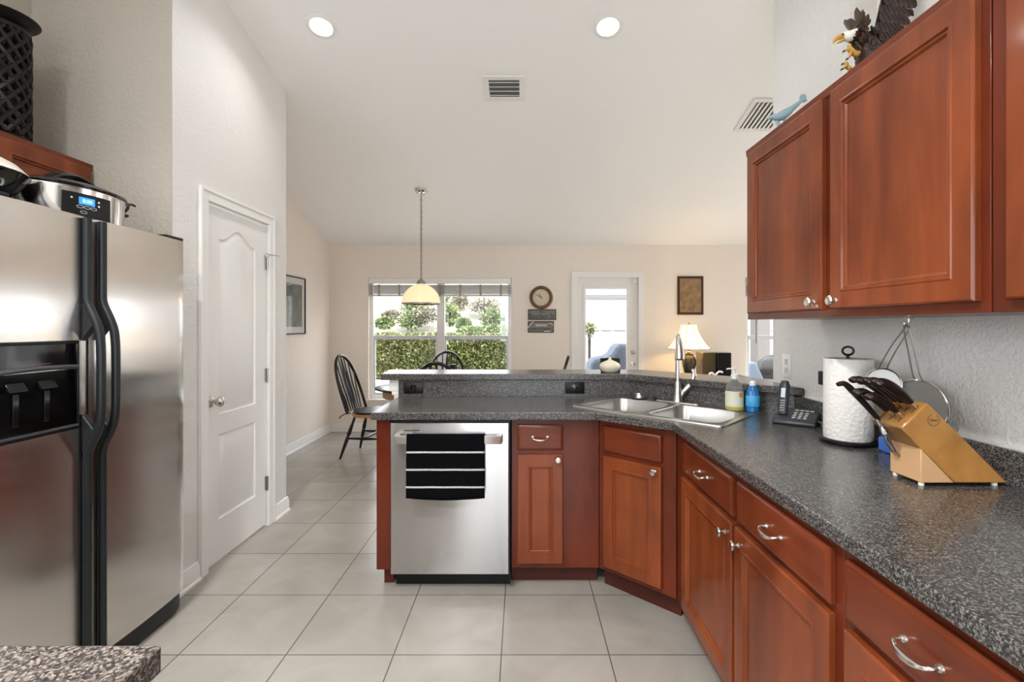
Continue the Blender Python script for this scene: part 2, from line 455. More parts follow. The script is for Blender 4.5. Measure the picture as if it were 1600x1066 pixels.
for nm, r in (('fill_window_family', W3),):
    t = thing(nm, 'added family room window out of view, for extra daylight', 'window', (5.5, 3.6, .25)); t['kind'] = 'structure'
    b = NB()
    for a, c in ((3.401,3.46),(4.12,4.18),(4.84,4.899)): box(b, 5.52, 5.57, a, c, .601, 1.999)
    for e, f in ((.601,.66),(1.94,1.999)): box(b, 5.52, 5.57, 3.46, 4.84, e, f)
    obj('window_frame', b, M_white, t, True)
t = thing('fill_window_back', 'added window behind the camera for fill daylight', 'window', (-.3, -3.0, .45)); t['kind'] = 'structure'
b = NB()
for a, c in ((-.749,-.69),(.19,.25),(1.14,1.199)): box(b, a, c, -3.09, -3.04, .451, 2.349)
for e, f in ((.451,.51),(2.29,2.349)): box(b, -.69, 1.14, -3.09, -3.04, e, f)
obj('window_frame', b, M_white, t, True)

t = thing('fill_window_left', 'added unseen left wall window that lights the right wall', 'window', (-2.41, -.55, .95)); t['kind'] = 'structure'
b = NB()
for a, c in ((-1.899,-1.84),(-.58,-.52),(.84,.899)): box(b, -2.50, -2.44, a, c, 1.101, 2.449)
for e, f in ((1.101,1.16),(2.39,2.449)): box(b, -2.50, -2.44, -1.84, .84, e, f)
obj('window_frame', b, M_white, t, True)

# ---- patio door
t = thing('door_2', 'white patio door with a full glass pane beside the clock', 'door', (1.10, YF, 0)); t['kind'] = 'structure'
b = NB(); c = .07
for (x0, x1, z0, z1) in ((D1[0]-c, D1[0]+.004, 0, D1[3]+c), (D1[1]-.004, D1[1]+c, 0, D1[3]+c), (D1[0]+.004, D1[1]-.004, D1[3]-.004, D1[3]+c)): box(b, x0, x1, YF-.018, YF, z0, z1)
obj('door_casing', b, M_white, t, True, bevel=.004)
gx0, gx1, gz0, gz1 = .813, 1.363, .30, 1.842
b = NB(); y0, y1 = YF+.03, YF+.074
box(b, D1[0]+.006, gx0, y0, y1, .01, D1[3]-.006); box(b, gx1, D1[1]-.006, y0, y1, .01, D1[3]-.006)
box(b, gx0, gx1, y0, y1, .01, gz0); box(b, gx0, gx1, y0, y1, gz1, D1[3]-.006)
slab = obj('door_panel', b, M_door, t, True)
b = NB()
for (x0, x1, z0, z1) in ((gx0-.02, gx0+.012, gz0-.02, gz1+.02), (gx1-.012, gx1+.02, gz0-.02, gz1+.02), (gx0+.012, gx1-.012, gz0-.02, gz0+.012), (gx0+.012, gx1-.012, gz1-.012, gz1+.02)): box(b, x0, x1, YF+.018, YF+.031, z0, z1)
obj('glazing_bead', b, M_white, t, True, bevel=.003)
b = NB(); box(b, gx0, gx1, y0+.02, y0+.024, gz0, gz1); obj('pane', b, M_glass, t, True)
b = NB()
for k in range(7): box(b, gx0+.013, gx1-.013, y0-.002, y0+.012, gz1-.155+k*.010, gz1-.150+k*.010)
obj('blind_slats', b, mat('blind_blue_grey', (.33,.36,.40), .5), t, True)
for zc, r in ((1.013, .030), (.865, .030)):
    b = NB(); K = Matrix.Translation((1.435, YF+.03, zc)) @ Matrix.Rotation(PI/2, 4, 'X')
    if zc > 1: lathe(b, [(0,0),(r,0),(r,.008),(r*.8,.02),(0,.021)], M=K)
    else: lathe(b, [(0,0),(r,0),(r,.006),(.012,.012),(.011,.034),(.024,.042),(.028,.055),(.018,.068),(0,.07)], M=K)
    obj('deadbolt' if zc > 1 else 'door_knob', b, M_nickel, t, True)
b = NB(); box(b, 1.425, 1.475, YF-.001, YF+.03, 1.90, 1.955); box(b, 1.475, 1.485, YF+.002, YF+.03, 1.905, 1.95); obj('alarm_sensor', b, M_white, t, True, bevel=.003)

# ------------------------------------------------------------------ cabinets
def panel_front(bm, x0, x1, z0, z1, yb=-.001, th=.020, fr=.058):
    yf = yb-th
    L = [(0, yb), (0, yf+.005), (.0015, yf+.002), (.005, yf), (fr-.006, yf), (fr-.003, yf-.002), (fr+.002, yf-.002), (fr+.005, yf+.004), (fr+.009, yf+.003), (fr+.012, yf+.004), (fr+.016, yf+.010)]
    rectloops(bm, x0, x1, z0, z1, L)
def drawer_front(bm, x0, x1, z0, z1, yb=-.001, th=.019):
    yf = yb-th
    rectloops(bm, x0, x1, z0, z1, [(0, yb), (0, yf+.008), (.003, yf+.004), (.008, yf+.001), (.013, yf), (.016, yf)])
def knob(parent, x, z, yf=-.021):
    b = NB(); K = Matrix.Translation((x, yf, z)) @ Matrix.Rotation(PI/2, 4, 'X')
    lathe(b, [(0,0),(.008,0),(.0085,.002),(.005,.005),(.0045,.012),(.010,.016),(.0155,.020),(.0165,.024),(.013,.028),(0,.0295)], M=K, seg=20)
    return obj('knob', b, M_nickel, parent)
def pull(parent, x, z, yf=-.020, w=.076):
    b = NB()
    pts = bez([(x-w/2, yf, z),(x-w/2, yf-.018, z-.001),(x-w*.33, yf-.026, z-.007),(x, yf-.028, z-.010),(x+w*.33, yf-.026, z-.007),(x+w/2, yf-.018, z-.001),(x+w/2, yf, z)], 6)
    n_ = len(pts); rad = []
    for i in range(n_):
        s = abs(i/(n_-1)-.5)*2
        rad.append(.0035+.0035*max(0, 1-(s/.38)**2))
    tube(b, pts, rad, 10, up=(0,0,1))
    for sx in (-1, 1):
        lathe(b, [(0,0),(.008,0),(.007,.004),(0,.005)], M=Matrix.Translation((x+sx*w/2, yf, z)) @ Matrix.Rotation(PI/2, 4, 'X'), seg=14)
    return obj('pull_handle', b, M_nickel, parent)
def cab(name, label, loc, rotz, w, depth, z0, z1, fronts, toe=None, crown=False, stiles=(), body=None, side_l=True):
    """fronts: list of ('door'|'drawer'|'blank', x0,x1,z0,z1, knobx, knobz)"""
    t = thing(name, label, 'cabinet', loc, rotz)
    if body:
        b = NB(); prism(b, body, z0+.002, z1-.002); obj('cabinet_body', b, M_frame, t)
    else:
        b = NB(); box(b, .003, w-.003, .019, depth, z0, z1); obj('cabinet_body', b, M_frame, t)
    b = NB(); box(b, 0, w, 0, .019, z0, z1); ff = obj('face_frame', b, M_frame, t, bevel=.0015)
    for f in fronts:
        kind, a, c, e, g = f[:5]
        b = NB()
        if kind == 'door': panel_front(b, a, c, e, g); o = obj('cabinet_door', b, M_cherry, t, ang=20)
        else: drawer_front(b, a, c, e, g); o = obj('drawer_front', b, M_cherryh, t, ang=20)
        if len(f) > 5 and f[5] is not None:
            if kind == 'door': knob(o, f[5], f[6])
            else: pull(o, f[5], f[6])
    if toe:
        b = NB(); box(b, 0, w, toe, toe+.015, 0.001, z0); obj('toe_kick', b, M_toe, t)
    if crown:
        b = NB(); prism(b, [(-.001,z1-.03),(-.006,z1-.026),(-.008,z1),(.02,z1),(.02,z1-.03)], .0, w, 'x'); obj('top_moulding', b, M_cherryh, t)
    return t
YFR = 2.50      # face frame plane of the dishwasher run
FX = .71        # face frame plane of right run
CZ = .876
# drawer base right of the dishwasher
cab('base_cabinet', 'narrow cherry base cabinet with one drawer right of the dishwasher', (-.052, YFR, 0), 0, .452, .50, .10, CZ,
    [('door', .030, .265, .128, .690, .238, .668), ('drawer', .030, .265, .713, .844, .147, .78)], toe=.07)
# end panel left of the dishwasher
t = thing('end_panel', 'reddish cherry end panel left of the dishwasher', 'panel', (-.745, 2.48, 0))
b = NB(); box(b, 0, .073, 0, .045, .10, CZ); box(b, 0, .018, .045, .54, .10, CZ); obj('stile', b, M_frame, t, bevel=.002)
b = NB(); box(b, .022, .072, .065, .54, .001, .10); obj('toe_block', b, M_frame, t)
# corner sink base
A = Vector((.402, 2.502)); B = Vector((.708, 2.212)); d = B-A; ang = math.atan2(d.y, d.x)
Wd = d.length
R2 = Matrix.Rotation(-ang, 2)
def loc2(x, y): return tuple(R2 @ (Vector((x, y))-A))
cs = cab('corner_sink_cabinet', 'angled cherry corner cabinet under the sink', (A.x, A.y, 0), ang, Wd, .4, .10, CZ,
    [('door', .035, .355, .125, .690, .325, .668), ('drawer', .035, .355, .713, .844)],
    toe=.05, body=[(.004,.02), (Wd-.004,.02), (Wd+.24,.30), (Wd/2,.70), (-.24,.30)])
# the body must stay clear of the sink bowls: lower it
for ch in cs.children:
    if ch.name.startswith('cabinet_body'):
        for v in ch.data.vertices:
            if v.co.z > .5: v.co.z = .66
# right run: local x runs from far to near
cab('base_cabinet', 'wide cherry base cabinet with two drawers and two doors', (FX, 2.205, 0), -PI/2, 1.165-.02, .60, .10, CZ,
    [('drawer', .130, .610, .722, .850, .370, .787), ('door', .115, .612, .128, .700, .570, .655),
     ('drawer', .645, 1.115, .722, .850, .880, .787), ('door', .635, 1.115, .128, .700, .672, .655)], toe=.07)
cab('base_cabinet', 'cherry base cabinet with a drawer at the lower right corner', (FX, 1.058, 0), -PI/2, .90, .60, .10, CZ,
    [('drawer', .020, .430, .722, .850, .225, .787), ('door', .020, .430, .128, .700, .39, .655),
     ('drawer', .47, .88, .722, .850, .675, .787), ('door', .47, .88, .128, .700, .51, .655)], toe=.07)
# uppers
UX = 1.02
cab('wall_cabinet', 'cherry wall cabinet with two unequal doors below the eagle figurine', (UX, 2.180, 0), -PI/2, 1.130, .322, 1.380, 2.140,
    [('door', .035, .565, 1.406, 2.112, .530, 1.432), ('door', .610, 1.110, 1.406, 2.112, .645, 1.432)], crown=True)
cab('wall_cabinet', 'cherry wall cabinet cut off by the right edge', (UX, 1.046, 0), -PI/2, .70, .322, 1.380, 2.140,
    [('door', .045, .345, 1.406, 2.112, .31, 1.432), ('door', .365, .665, 1.406, 2.112, .40, 1.432)], crown=True)
cab('wall_cabinet', 'cherry wall cabinet above the fridge', (-2.11, 1.45, 0), PI/2, .92, .298, 1.80, 2.140,
    [('door', .02, .45, 1.815, 2.115), ('door', .47, .90, 1.815, 2.115)], crown=True)

# ------------------------------------------------------------------ worktops
SCN = Vector((.745, 2.545)); SA = math.radians(-43); SW, SD = .82, .52
def sink_pt(x, y, z=0):
    c, s = math.cos(SA), math.sin(SA); return Vector((SCN.x+x*c-y*s, SCN.y+x*s+y*c, z))
def slab_poly(bm, outer, hole, z0, z1):
    for z, flip in ((z1, 0), (z0, 1)):
        vo = [bm.verts.new((x, y, z)) for x, y in outer]; es = [bm.edges.new((vo[i], vo[(i+1)%len(vo)])) for i in range(len(vo))]
        vh = []
        if hole:
            vh = [bm.verts.new((x, y, z)) for x, y in hole]; es += [bm.edges.new((vh[i], vh[(i+1)%len(vh)])) for i in range(len(vh))]
        bmesh.ops.triangle_fill(bm, use_beauty=True, use_dissolve=False, edges=es)
        if flip: lo, lh = vo, vh
        else: hi, hh = vo, vh
    for P, Q in ((lo, hi), (lh, hh)):
        for i in range(len(P)): bm.faces.new((P[i], P[(i+1)%len(P)], Q[(i+1)%len(P)], Q[i]))
hole = [tuple(sink_pt(x, y).xy) for x, y in ((-.385,-.235),(.385,-.235),(.385,.235),(-.385,.235))]
CTX = .682
outer = [(-.765,2.44),(.371,2.44),(CTX,2.185),(CTX,.12),(1.3245,.12),(1.3245,2.345),(.665,3.008),(-.765,3.008)]
b = NB(); slab_poly(b, outer, hole, .8765, .914)
tag(obj('countertop', b, M_counter, bevel=.004), 'dark speckled laminate countertop with a cut-out for the sink', 'countertop')
# backsplash along right wall (part of its own piece)
b = NB(); box(b, 1.326, 1.3445, .12, 2.36, .9145, 1.013)
tag(obj('backsplash', b, M_counter, bevel=.004), 'low dark speckled backsplash strip along the right wall', 'backsplash')
# bar riser face
def offs(d): return d*math.sqrt(2)
b = NB()
prism(b, [(-.767,3.010),(.666,3.010),(1.3245,2.350),(1.3445,2.364),(1.3445,2.39),(.675,3.030),(-.767,3.030)], .8765, 1.0165)
tag(obj('bar_riser', b, M_counter), 'dark speckled riser panel between countertop and raised bar', 'backsplash')
# knee wall
b = NB()
prism(b, [(-.80,3.032),(.676,3.032),(1.33,2.60),(1.33,2.70),(.74,3.150),(-.80,3.150)], .0, 1.0165)
struct('wall_knee', b, M_white)
b = NB(); box(b, -.83, -.768, 3.026, 3.155, .943, 1.0155); box(b, -.815, -.768, 3.03, 3.153, 0.918, .943); struct('trim_knee_wall', b, M_white, bevel=.004)
# raised bar
b = NB()
bar = [(-.871,2.985),(.650,2.985),(1.343,2.292),(1.343,2.586),(1.46,2.586),(1.46,2.64),(.80,3.30),(-.905,3.30)]
slab_poly(b, bar, None, 1.0170, 1.055)
tag(obj('breakfast_bar', b, M_counter, bevel=.005), 'dark speckled raised bar top behind the sink', 'bar counter')
# island in the near left corner
t = thing('kitchen_island', 'near corner of a speckled counter at the lower left', 'counter', (-1.2, .1, 0))
b = NB(); box(b, -1.9, -.492, -.45, .662, .876, .914); obj('worktop', b, M_counter2, t, True, bevel=.004)
b = NB(); box(b, -1.87, -.53, -.42, .63, .0, .8755); obj('cabinet_body', b, M_frame, t, True)

# ------------------------------------------------------------------ sink
t = thing('kitchen_sink', 'double-bowl stainless steel sink set at an angle in the corner', 'sink', (SCN.x, SCN.y, .914), SA)
b = NB()
def rrect(x0, x1, y0, y1, r, n=5):
    pts = []
    for cx, cy, a0 in ((x1-r,y1-r,0),(x0+r,y1-r,PI/2),(x0+r,y0+r,PI),(x1-r,y0+r,1.5*PI)):
        for i in range(n+1):
            a = a0+PI/2*i/n; pts.append((cx+r*math.cos(a), cy+r*math.sin(a)))
    return pts
hw, hd = SW/2, SD/2
bowls = [(-.372, -.012, -.222, .168), (.012, .372, -.222, .168)]
out = rrect(-hw, hw, -hd, hd, .03)
vo = [b.verts.new((x, y, .006)) for x, y in out]; es = [b.edges.new((vo[i], vo[(i+1)%len(vo)])) for i in range(len(vo))]
for bx in bowls:
    prev = None
    for ins, z in ((0,.006),(.004,.003),(.010,-.02),(.018,-.15),(.04,-.168),(.12,-.172)):
        pts = rrect(bx[0]+ins, bx[1]-ins, bx[2]+ins, bx[3]-ins, max(.06-ins*.3, .02))
        ring = [b.verts.new((x, y, z)) for x, y in pts]; k = len(ring)
        if prev is None: es += [b.edges.new((ring[i], ring[(i+1)%k])) for i in range(k)]
        else:
            for i in range(k): b.faces.new((prev[i], prev[(i+1)%k], ring[(i+1)%k], ring[i]))
        prev = ring
    b.faces.new(prev)
bmesh.ops.triangle_fill(b, use_beauty=True, use_dissolve=False, edges=es)
lo = [b.verts.new((x*1.006, y*1.01, .0005)) for x, y in out]
for i in range(len(vo)): b.faces.new((vo[i], lo[i], lo[(i+1)%len(vo)], vo[(i+1)%len(vo)]))
obj('basin', b, M_steel2, t, recalc=True)
for bx in bowls:
    b = NB(); cx = (bx[0]+bx[1])/2; lathe(b, [(0,0),(.045,0),(.043,.004),(.030,.001),(0,.0005)], (cx, -.03, -.1715)); obj('drain', b, M_chrome, t)
# faucet (its own thing) on the rear ledge
fp = sink_pt(-.02, .215, .920)
t = thing('faucet', 'tall brushed pull-down kitchen faucet with a side lever', 'faucet', fp, SA)
b = NB(); prism(b, rrect(-.13, .13, -.026, .026, .025), .0, .008); obj('base_plate', b, M_nickel, t, bevel=.002)
b = NB(); lathe(b, [(.026,.008),(.024,.02),(.021,.05),(.0195,.10),(.0185,.12)], seg=24)
obj('faucet_body', b, M_nickel, t)
# arc aimed toward the left bowl front, seen nearly end-on from the camera
dirv = Matrix.Rotation(-SA, 3, 'Z') @ Vector((fp.x*-.30, -1, 0)).normalized()
def fa(s, z): return dirv*s+Vector((0,0,z))
b = NB(); tube(b, bez([fa(0,.12),fa(0,.27),fa(.02,.345),fa(.075,.378),fa(.13,.362)],8), .0125, 16); obj('spout', b, M_nickel, t)
b = NB(); tube(b, [fa(.128,.365),fa(.140,.350),fa(.155,.318),fa(.172,.275),fa(.178,.255)], [.0135,.017,.019,.0245,.0235], 18); obj('spray_head', b, M_nickel, t)
b = NB(); s_ = Matrix.Rotation(-SA, 3, 'Z') @ Vector((1, -.1, 0)).normalized()
tube(b, bez([s_*.010+Vector((0,0,.025)), s_*.035+Vector((0,0,.065)), s_*.070+Vector((0,0,.105)), s_*.088+Vector((0,0,.15)), s_*.082+Vector((0,0,.19))], 6),
     [.013]*6+[.016]*6+[.017]*4+[.014]*4+[.012]*3+[.010]*2, 12, flat=.8)
obj('lever', b, M_nickel, t)
p = sink_pt(-.255, .205, .920)
t = thing('sink_stopper', 'round steel and black strainer stopper left on the sink rim', 'sink strainer', p)
b = NB(); lathe(b, [(0,0),(.036,0),(.040,.004),(.028,.010),(.026,.026),(.030,.030),(.028,.036),(0,.038)]); obj('cup', b, M_nickel, t)
b = NB(); lathe(b, [(.041,.0),(.046,.002),(.046,.005),(.041,.006)]); obj('gasket', b, M_rubber, t)
p = sink_pt(-.16, .228, .920); b = NB(); lathe(b, [(0,0),(.014,0),(.014,.004),(.006,.006),(.006,.016),(0,.017)], p); tag(obj('hole_cap', b, M_black), 'small black cap on the rear rim of the sink', 'cap')

# ------------------------------------------------------------------ dishwasher
t = thing('dishwasher', 'stainless steel dishwasher with a front bar handle', 'dishwasher', (-.365, 2.46, 0))
x0, x1 = -.667, -.066
b = NB(); rectloops(b, x0, x1, .086, .858, [(0, 2.478),(0,2.463),(.002,2.4605),(.005,2.460)]); dd = obj('door', b, M_steel, t, True)
b = NB(); box(b, x0, x1+.006, 2.4785, 3.0, .10, .872); box(b, x1+.001, x1+.008, 2.47, 2.4785, .03, .872); obj('tub', b, M_black, t, True)
b = NB(); box(b, x0+.01, x1, 2.53, 2.56, .001, .0995); obj('toe_kick', b, M_black, t, True)
b = NB()
hx0, hx1 = -.640, -.094
prism(b, [(hx0, 2.4598),(hx0+.004,2.402),(hx0+.010,2.398),(hx1-.010,2.398),(hx1-.004,2.402),(hx1,2.4598),(hx1-.022,2.4598),(hx1-.035,2.414),(hx0+.035,2.414),(hx0+.022,2.4598)], .764, .805)
obj('bar_handle', b, steel('handle_steel', (.66,.64,.61), .3), dd, True, bevel=.003)
b = NB(); box(b, -.599, -.520, 2.4592, 2.4597, .8175, .8215); obj('display_slot', b, M_black, dd, True)
RX = Matrix.Rotation(PI/2, 4, 'X')
text('brand_lettering', 'Whirlpool', .024, M_chrome, Matrix.Translation((-.362, 2.4594, .193)) @ RX, dd, .0003)
# towel
M_towel = mat('black_terry', (.003,.003,.004), .95, Specular_IOR_Level=.05); n, l, p = nodes(M_towel)
tc = n.new('ShaderNodeTexCoord'); sx = n.new('ShaderNodeSeparateXYZ'); l.new(tc.outputs['Object'], sx.inputs[0])
acc = None
for zc in (.7265, .6405, .5545):
    a = n.new('ShaderNodeMath'); a.operation = 'COMPARE'; a.inputs[1].default_value = zc; a.inputs[2].default_value = .0045; l.new(sx.outputs['Z'], a.inputs[0])
    if acc is None: acc = a
    else:
        c = n.new('ShaderNodeMath'); c.operation = 'MAXIMUM'; l.new(acc.outputs[0], c.inputs[0]); l.new(a.outputs[0], c.inputs[1]); acc = c
wv = n.new('ShaderNodeTexWave'); wv.inputs['Scale'].default_value = 90; wv.bands_direction = 'X'; l.new(tc.outputs['Object'], wv.inputs['Vector'])
wr = ramp(M_towel, wv.outputs['Fac'], [(.3,(.18,.18,.18)),(.6,(.72,.72,.72))])
mx = n.new('ShaderNodeMix'); mx.data_type = 'RGBA'; mx.inputs['A'].default_value = (.003,.003,.004,1); l.new(acc.outputs[0], mx.inputs['Factor']); l.new(wr.outputs[0], mx.inputs['B']); l.new(mx.outputs['Result'], p.inputs['Base Color'])
tn = noise(M_towel, 700, 2); bump(M_towel, tn.outputs['Fac'], .6, .002)
b = NB(); N = 26; path = []
for i in range(16): path.append((2.3935, .500+(.806-.500)*i/15))
path += [(2.3955,.8105),(2.401,.8125),(2.409,.8125),(2.4155,.8105),(2.418,.806)]
for i in range(10): path.append((2.418+.006*math.sin(i), .80-.025*i))
rows = []
for k in range(N+1):
    u = k/N; x = -.570+.386*u; row = []
    for j, (y, z) in enumerate(path):
        sag = .010*math.sin(PI*u)*(1 if j < 16 else .6)
        wav = .0022*math.sin(u*9+z*6)
        zz = z-(sag*(1-(j/15)) if j < 16 else 0)
        x_ = x+(.004*(u-.5)*(1-(j/15)) if j < 16 else 0)
        row.append(b.verts.new((x_, y-abs(wav)-(.004*(1-j/15) if j < 16 else 0), zz)))
    rows.append(row)
for A_, B_ in zip(rows, rows[1:]):
    for j in range(len(path)-1): b.faces.new((A_[j], B_[j], B_[j+1], A_[j+1]))
o = obj('dish_towel', b, M_towel, recalc=False); s = o.modifiers.new('solid', 'SOLIDIFY'); s.thickness = .004; s.offset = 0
tag(o, 'black dish towel with thin white stripes over the dishwasher handle', 'towel')
# black outlets in the riser
for k, (xx, lb) in enumerate(((-.674, 'black outlet near the left end of the bar riser'), (.331, 'black outlet in the riser left of the sink'))):
    t = thing('outlet', lb, 'outlet', (xx, 3.009, .967), group=None)
    b = NB(); rectloops(b, -.060, .060, -.036, .036, [(0,0),(0,-.003),(.003,-.005)]); pl = obj('cover_plate', b, M_black, t)
    b = NB(); rectloops(b, -.018, .018, -.033/1.6, .033/1.6, [(0,-.0052),(.001,-.0068),(.002,-.007)]); obj('receptacle', b, M_blackg, t)
    b = NB(); lathe(b, [(0,0),(.003,0),(.002,.001),(0,.0012)], M=Matrix.Translation((0,-.0072,0)) @ RX, seg=10); obj('screw', b, M_chrome, t)
# white outlet on right wall
t = thing('outlet', 'white outlet cover on the textured right wall above the telephone', 'outlet', (1.3447, 2.445, 1.149), -PI/2)
b = NB(); rectloops(b, -.038, .038, -.059, .059, [(0,0),(0,-.004),(.003,-.006)]); obj('cover_plate', b, M_white, t)
b = NB()
for zc in (-.022, .022): rectloops(b, -.012, .012, zc-.014, zc+.014, [(0,-.0062),(.001,-.0075)])
obj('receptacle', b, mat('outlet_grey', (.45,.45,.45), .5), t)
# ------------------------------------------------------------------ refrigerator
FRX = -1.60
t = thing('refrigerator', 'stainless side-by-side refrigerator with black handles and dispenser', 'refrigerator', (-1.98, 1.855, 0))
b = NB(); box(b, -2.38, -1.675, 1.405, 2.300, .03, 1.745); obj('cabinet_body', b, mat('fridge_side_grey', (.08,.08,.085), .4), t, True)
def fridge_door(bm, y0, y1, z0, z1):
    n_ = 16; pts = [(-1.668, y0)]
    for i in range(n_+1):
        u = i/n_; y = y0+(y1-y0)*u; e = min(u, 1-u)*(y1-y0)
        x = FRX-.006+.010*math.sin(PI*u)-(.010*(1-e/.012)**2 if e < .012 else 0)
        pts.append((x, y))
    pts.append((-1.668, y1))
    fine = [0,.004,.01,.02]
    prism(bm, pts, z0, z1)
b = NB(); fridge_door(b, 1.405, 1.793, .10, 1.752); fdoor = obj('freezer_door', b, M_fsteel, t, True, ang=50)
b = NB(); fridge_door(b, 1.803, 2.308, .10, 1.752); rdoor = obj('fridge_door', b, M_fsteel, t, True, ang=50)
b = NB(); prism(b, [(-1.67,1.41),(-1.625,1.41),(-1.615,1.43),(-1.615,2.26),(-1.625,2.30),(-1.67,2.302)], .015, .094); obj('kick_grille', b, M_black, t, True, bevel=.006)
b = NB(); box(b, -1.73, -1.61, 2.19, 2.302, 1.7525, 1.768); obj('hinge_cover', b, M_black, t, True, bevel=.004)
b = NB(); box(b, -1.73, -1.61, 1.41, 1.52, 1.7525, 1.768); obj('hinge_cover', b, M_black, t, True, bevel=.004)
def fhandle(yc, side, door):
    b = NB(); xb = FRX+.004
    z0, zb, za, z1 = .112, .885, 1.44, 1.745
    # the straight rails and the bowed grip in one run: (x centre, z)
    path = []
    path += [(xb+.006, z0), (xb+.006, zb-.02)]
    path += [(xb+.012, zb+.01), (xb+.045, zb+.085), (xb+.056, zb+.15), (xb+.058, (za+zb)/2), (xb+.056, za-.15), (xb+.045, za-.085), (xb+.012, za-.01)]
    path += [(xb+.006, za+.02), (xb+.006, z1)]
    pts = [Vector((x, yc, z)) for x, z in path]
    sm = [pts[0], pts[1]]+bez(pts[1:-1], 5)[1:]+[pts[-1]]
    tube(b, sm, .0145, 12, up=(0,1,0))
    o = obj('door_handle', b, M_handle, door, True)
    for zs, dz in ((za-.005, -.14), (zb+.005, .14)):
        b = NB(); prism(b, [(xb-.004, zs), (xb+.020, zs), (xb+.046, zs+dz*.62), (xb+.036, zs+dz*.62), (xb-.004, zs+dz)], yc-.012, yc+.012, 'y')
        obj('handle_bracket', b, M_handle, o, True, bevel=.004)
fhandle(1.768, -1, fdoor); fhandle(1.832, 1, rdoor)
# dispenser (in the freezer door)
dy0, dy1, dz0, dz1 = 1.452, 1.742, .982, 1.300
b = NB(); xf_ = FRX+.0075
for (a, c, e, g) in ((dy0, dy1, dz0, dz0+.012), (dy0, dy1, dz1-.012, dz1), (dy0, dy0+.012, dz0+.012, dz1-.012), (dy1-.008, dy1, dz0+.012, dz1-.012)): box(b, FRX-.008, xf_, a, c, e, g)
disp = obj('dispenser', b, M_black, fdoor, True, bevel=.003)
b = NB()
yy = [dy0+.012+(dy1-dy0-.020)*i/10 for i in range(11)]
box(b, FRX-.006, FRX+.0055, dy0+.012, dy1-.008, 1.210, dz1-.012); obj('control_panel', b, M_blackg, disp, True)
b = NB(); tube(b, [(xf_+.002-.004*abs(i-5)/5, y, 1.205+.005*(1-((i-5)/5)**2)) for i, y in enumerate(yy)], .008, 8); obj('bezel', b, mat('dark_grey_plastic', (.05,.055,.06), .3), disp, True)
b = NB(); box(b, FRX-.002, FRX+.0045, dy0+.012, dy1-.008, dz0+.012, 1.198); obj('recess', b, mat('dark_cavity', (.002,.002,.002), .12, Specular_IOR_Level=.2), disp, True)
for yc in (1.520, 1.620):
    b = NB(); prism(b, [(FRX+.0048,1.170),(FRX+.018,1.150),(FRX+.022,1.142),(FRX+.0048,1.146)], yc-.028, yc+.028, 'y'); prism(b, [(FRX+.0048,1.14),(FRX+.0095,1.13),(FRX+.0095,1.04),(FRX+.0048,1.03)], yc-.008, yc+.010, 'y')
    obj('paddle', b, mat('paddle_black', (.006,.006,.007), .2, Specular_IOR_Level=.3), disp, True, bevel=.001)
b = NB(); box(b, FRX+.0048, FRX+.014, dy0+.014, dy1-.010, dz0+.013, dz0+.020); obj('drip_tray', b, mat('drip_grey', (.06,.06,.065), .25), disp, True)
b = NB()
for i in range(9): box(b, FRX+.0057, FRX+.0061, 1.585+i*.006, 1.589+i*.006, 1.2235, 1.2255)
obj('lettering', b, mat('red_print', (.35,.06,.05), .5), disp, True)

# ------------------------------------------------------------------ slow cooker and pan on the fridge
sc_c = (-1.825, 1.965); RXo, RYo = .135, .205
t = thing('slow_cooker', 'oval stainless slow cooker with black lid and blue display', 'slow cooker', (*sc_c, 1.753))
b = NB(); lathe(b, [(0,.0),(.90,.0),(.93,.006),(.97,.02),(.985,.125),(1.0,.130),(1.0,.134),(.96,.136),(0,.136)], seg=48, sx=RXo, sy=RYo)
bodyc = obj('cooker_body', b, M_chrome, t, ang=50)
b = NB(); lathe(b, [(1.005,.135),(1.035,.140),(1.035,.146),(.97,.150),(.80,.163),(.4,.174),(0,.177)], seg=48, sx=RXo, sy=RYo)
lid = obj('lid', b, mat('lid_dark_glass', (.006,.006,.007), .1, Specular_IOR_Level=.4), t, ang=50)
b = NB(); tube(b, bez([(0,-.11,.164),(.0,-.065,.190),(.0,0,.203),(.0,.065,.190),(.0,.11,.164)],8), .013, 10, flat=2.2, up=(0,0,1)); obj('lid_handle', b, M_black, lid)
def oval_patch(bm, a0, a1, z0, z1, off, n_=12, th=.003):
    ri = []; ro = []
    for i in range(n_+1):
        a = a0+(a1-a0)*i/n_
        for lst, k in ((ri, off), (ro, off+th)):
            lst.append([bm.verts.new(((RXo*.985+k)*math.cos(a), (RYo*.985+k)*math.sin(a), z)) for z in (z0, z1)])
    for i in range(n_):
        bm.faces.new((ro[i][0], ro[i+1][0], ro[i+1][1], ro[i][1]))
        bm.faces.new((ri[i][0], ri[i+1][0], ro[i+1][0], ro[i][0])); bm.faces.new((ri[i][1], ro[i][1], ro[i+1][1], ri[i+1][1]))
    bm.faces.new((ri[0][0], ro[0][0], ro[0][1], ri[0][1])); bm.faces.new((ri[-1][0], ro[-1][0], ro[-1][1], ri[-1][1]))
b = NB(); oval_patch(b, -.80, .10, .020, .112, .0); cp = obj('control_panel', b, M_black, bodyc, ang=50)
b = NB(); oval_patch(b, -.52, -.24, .070, .098, .0035, th=.0008); obj('display', b, emis('blue_lcd', (.03,.25,.95), .9), cp, ang=50)
M_btn = mat('grey_button', (.50,.50,.50), .4)
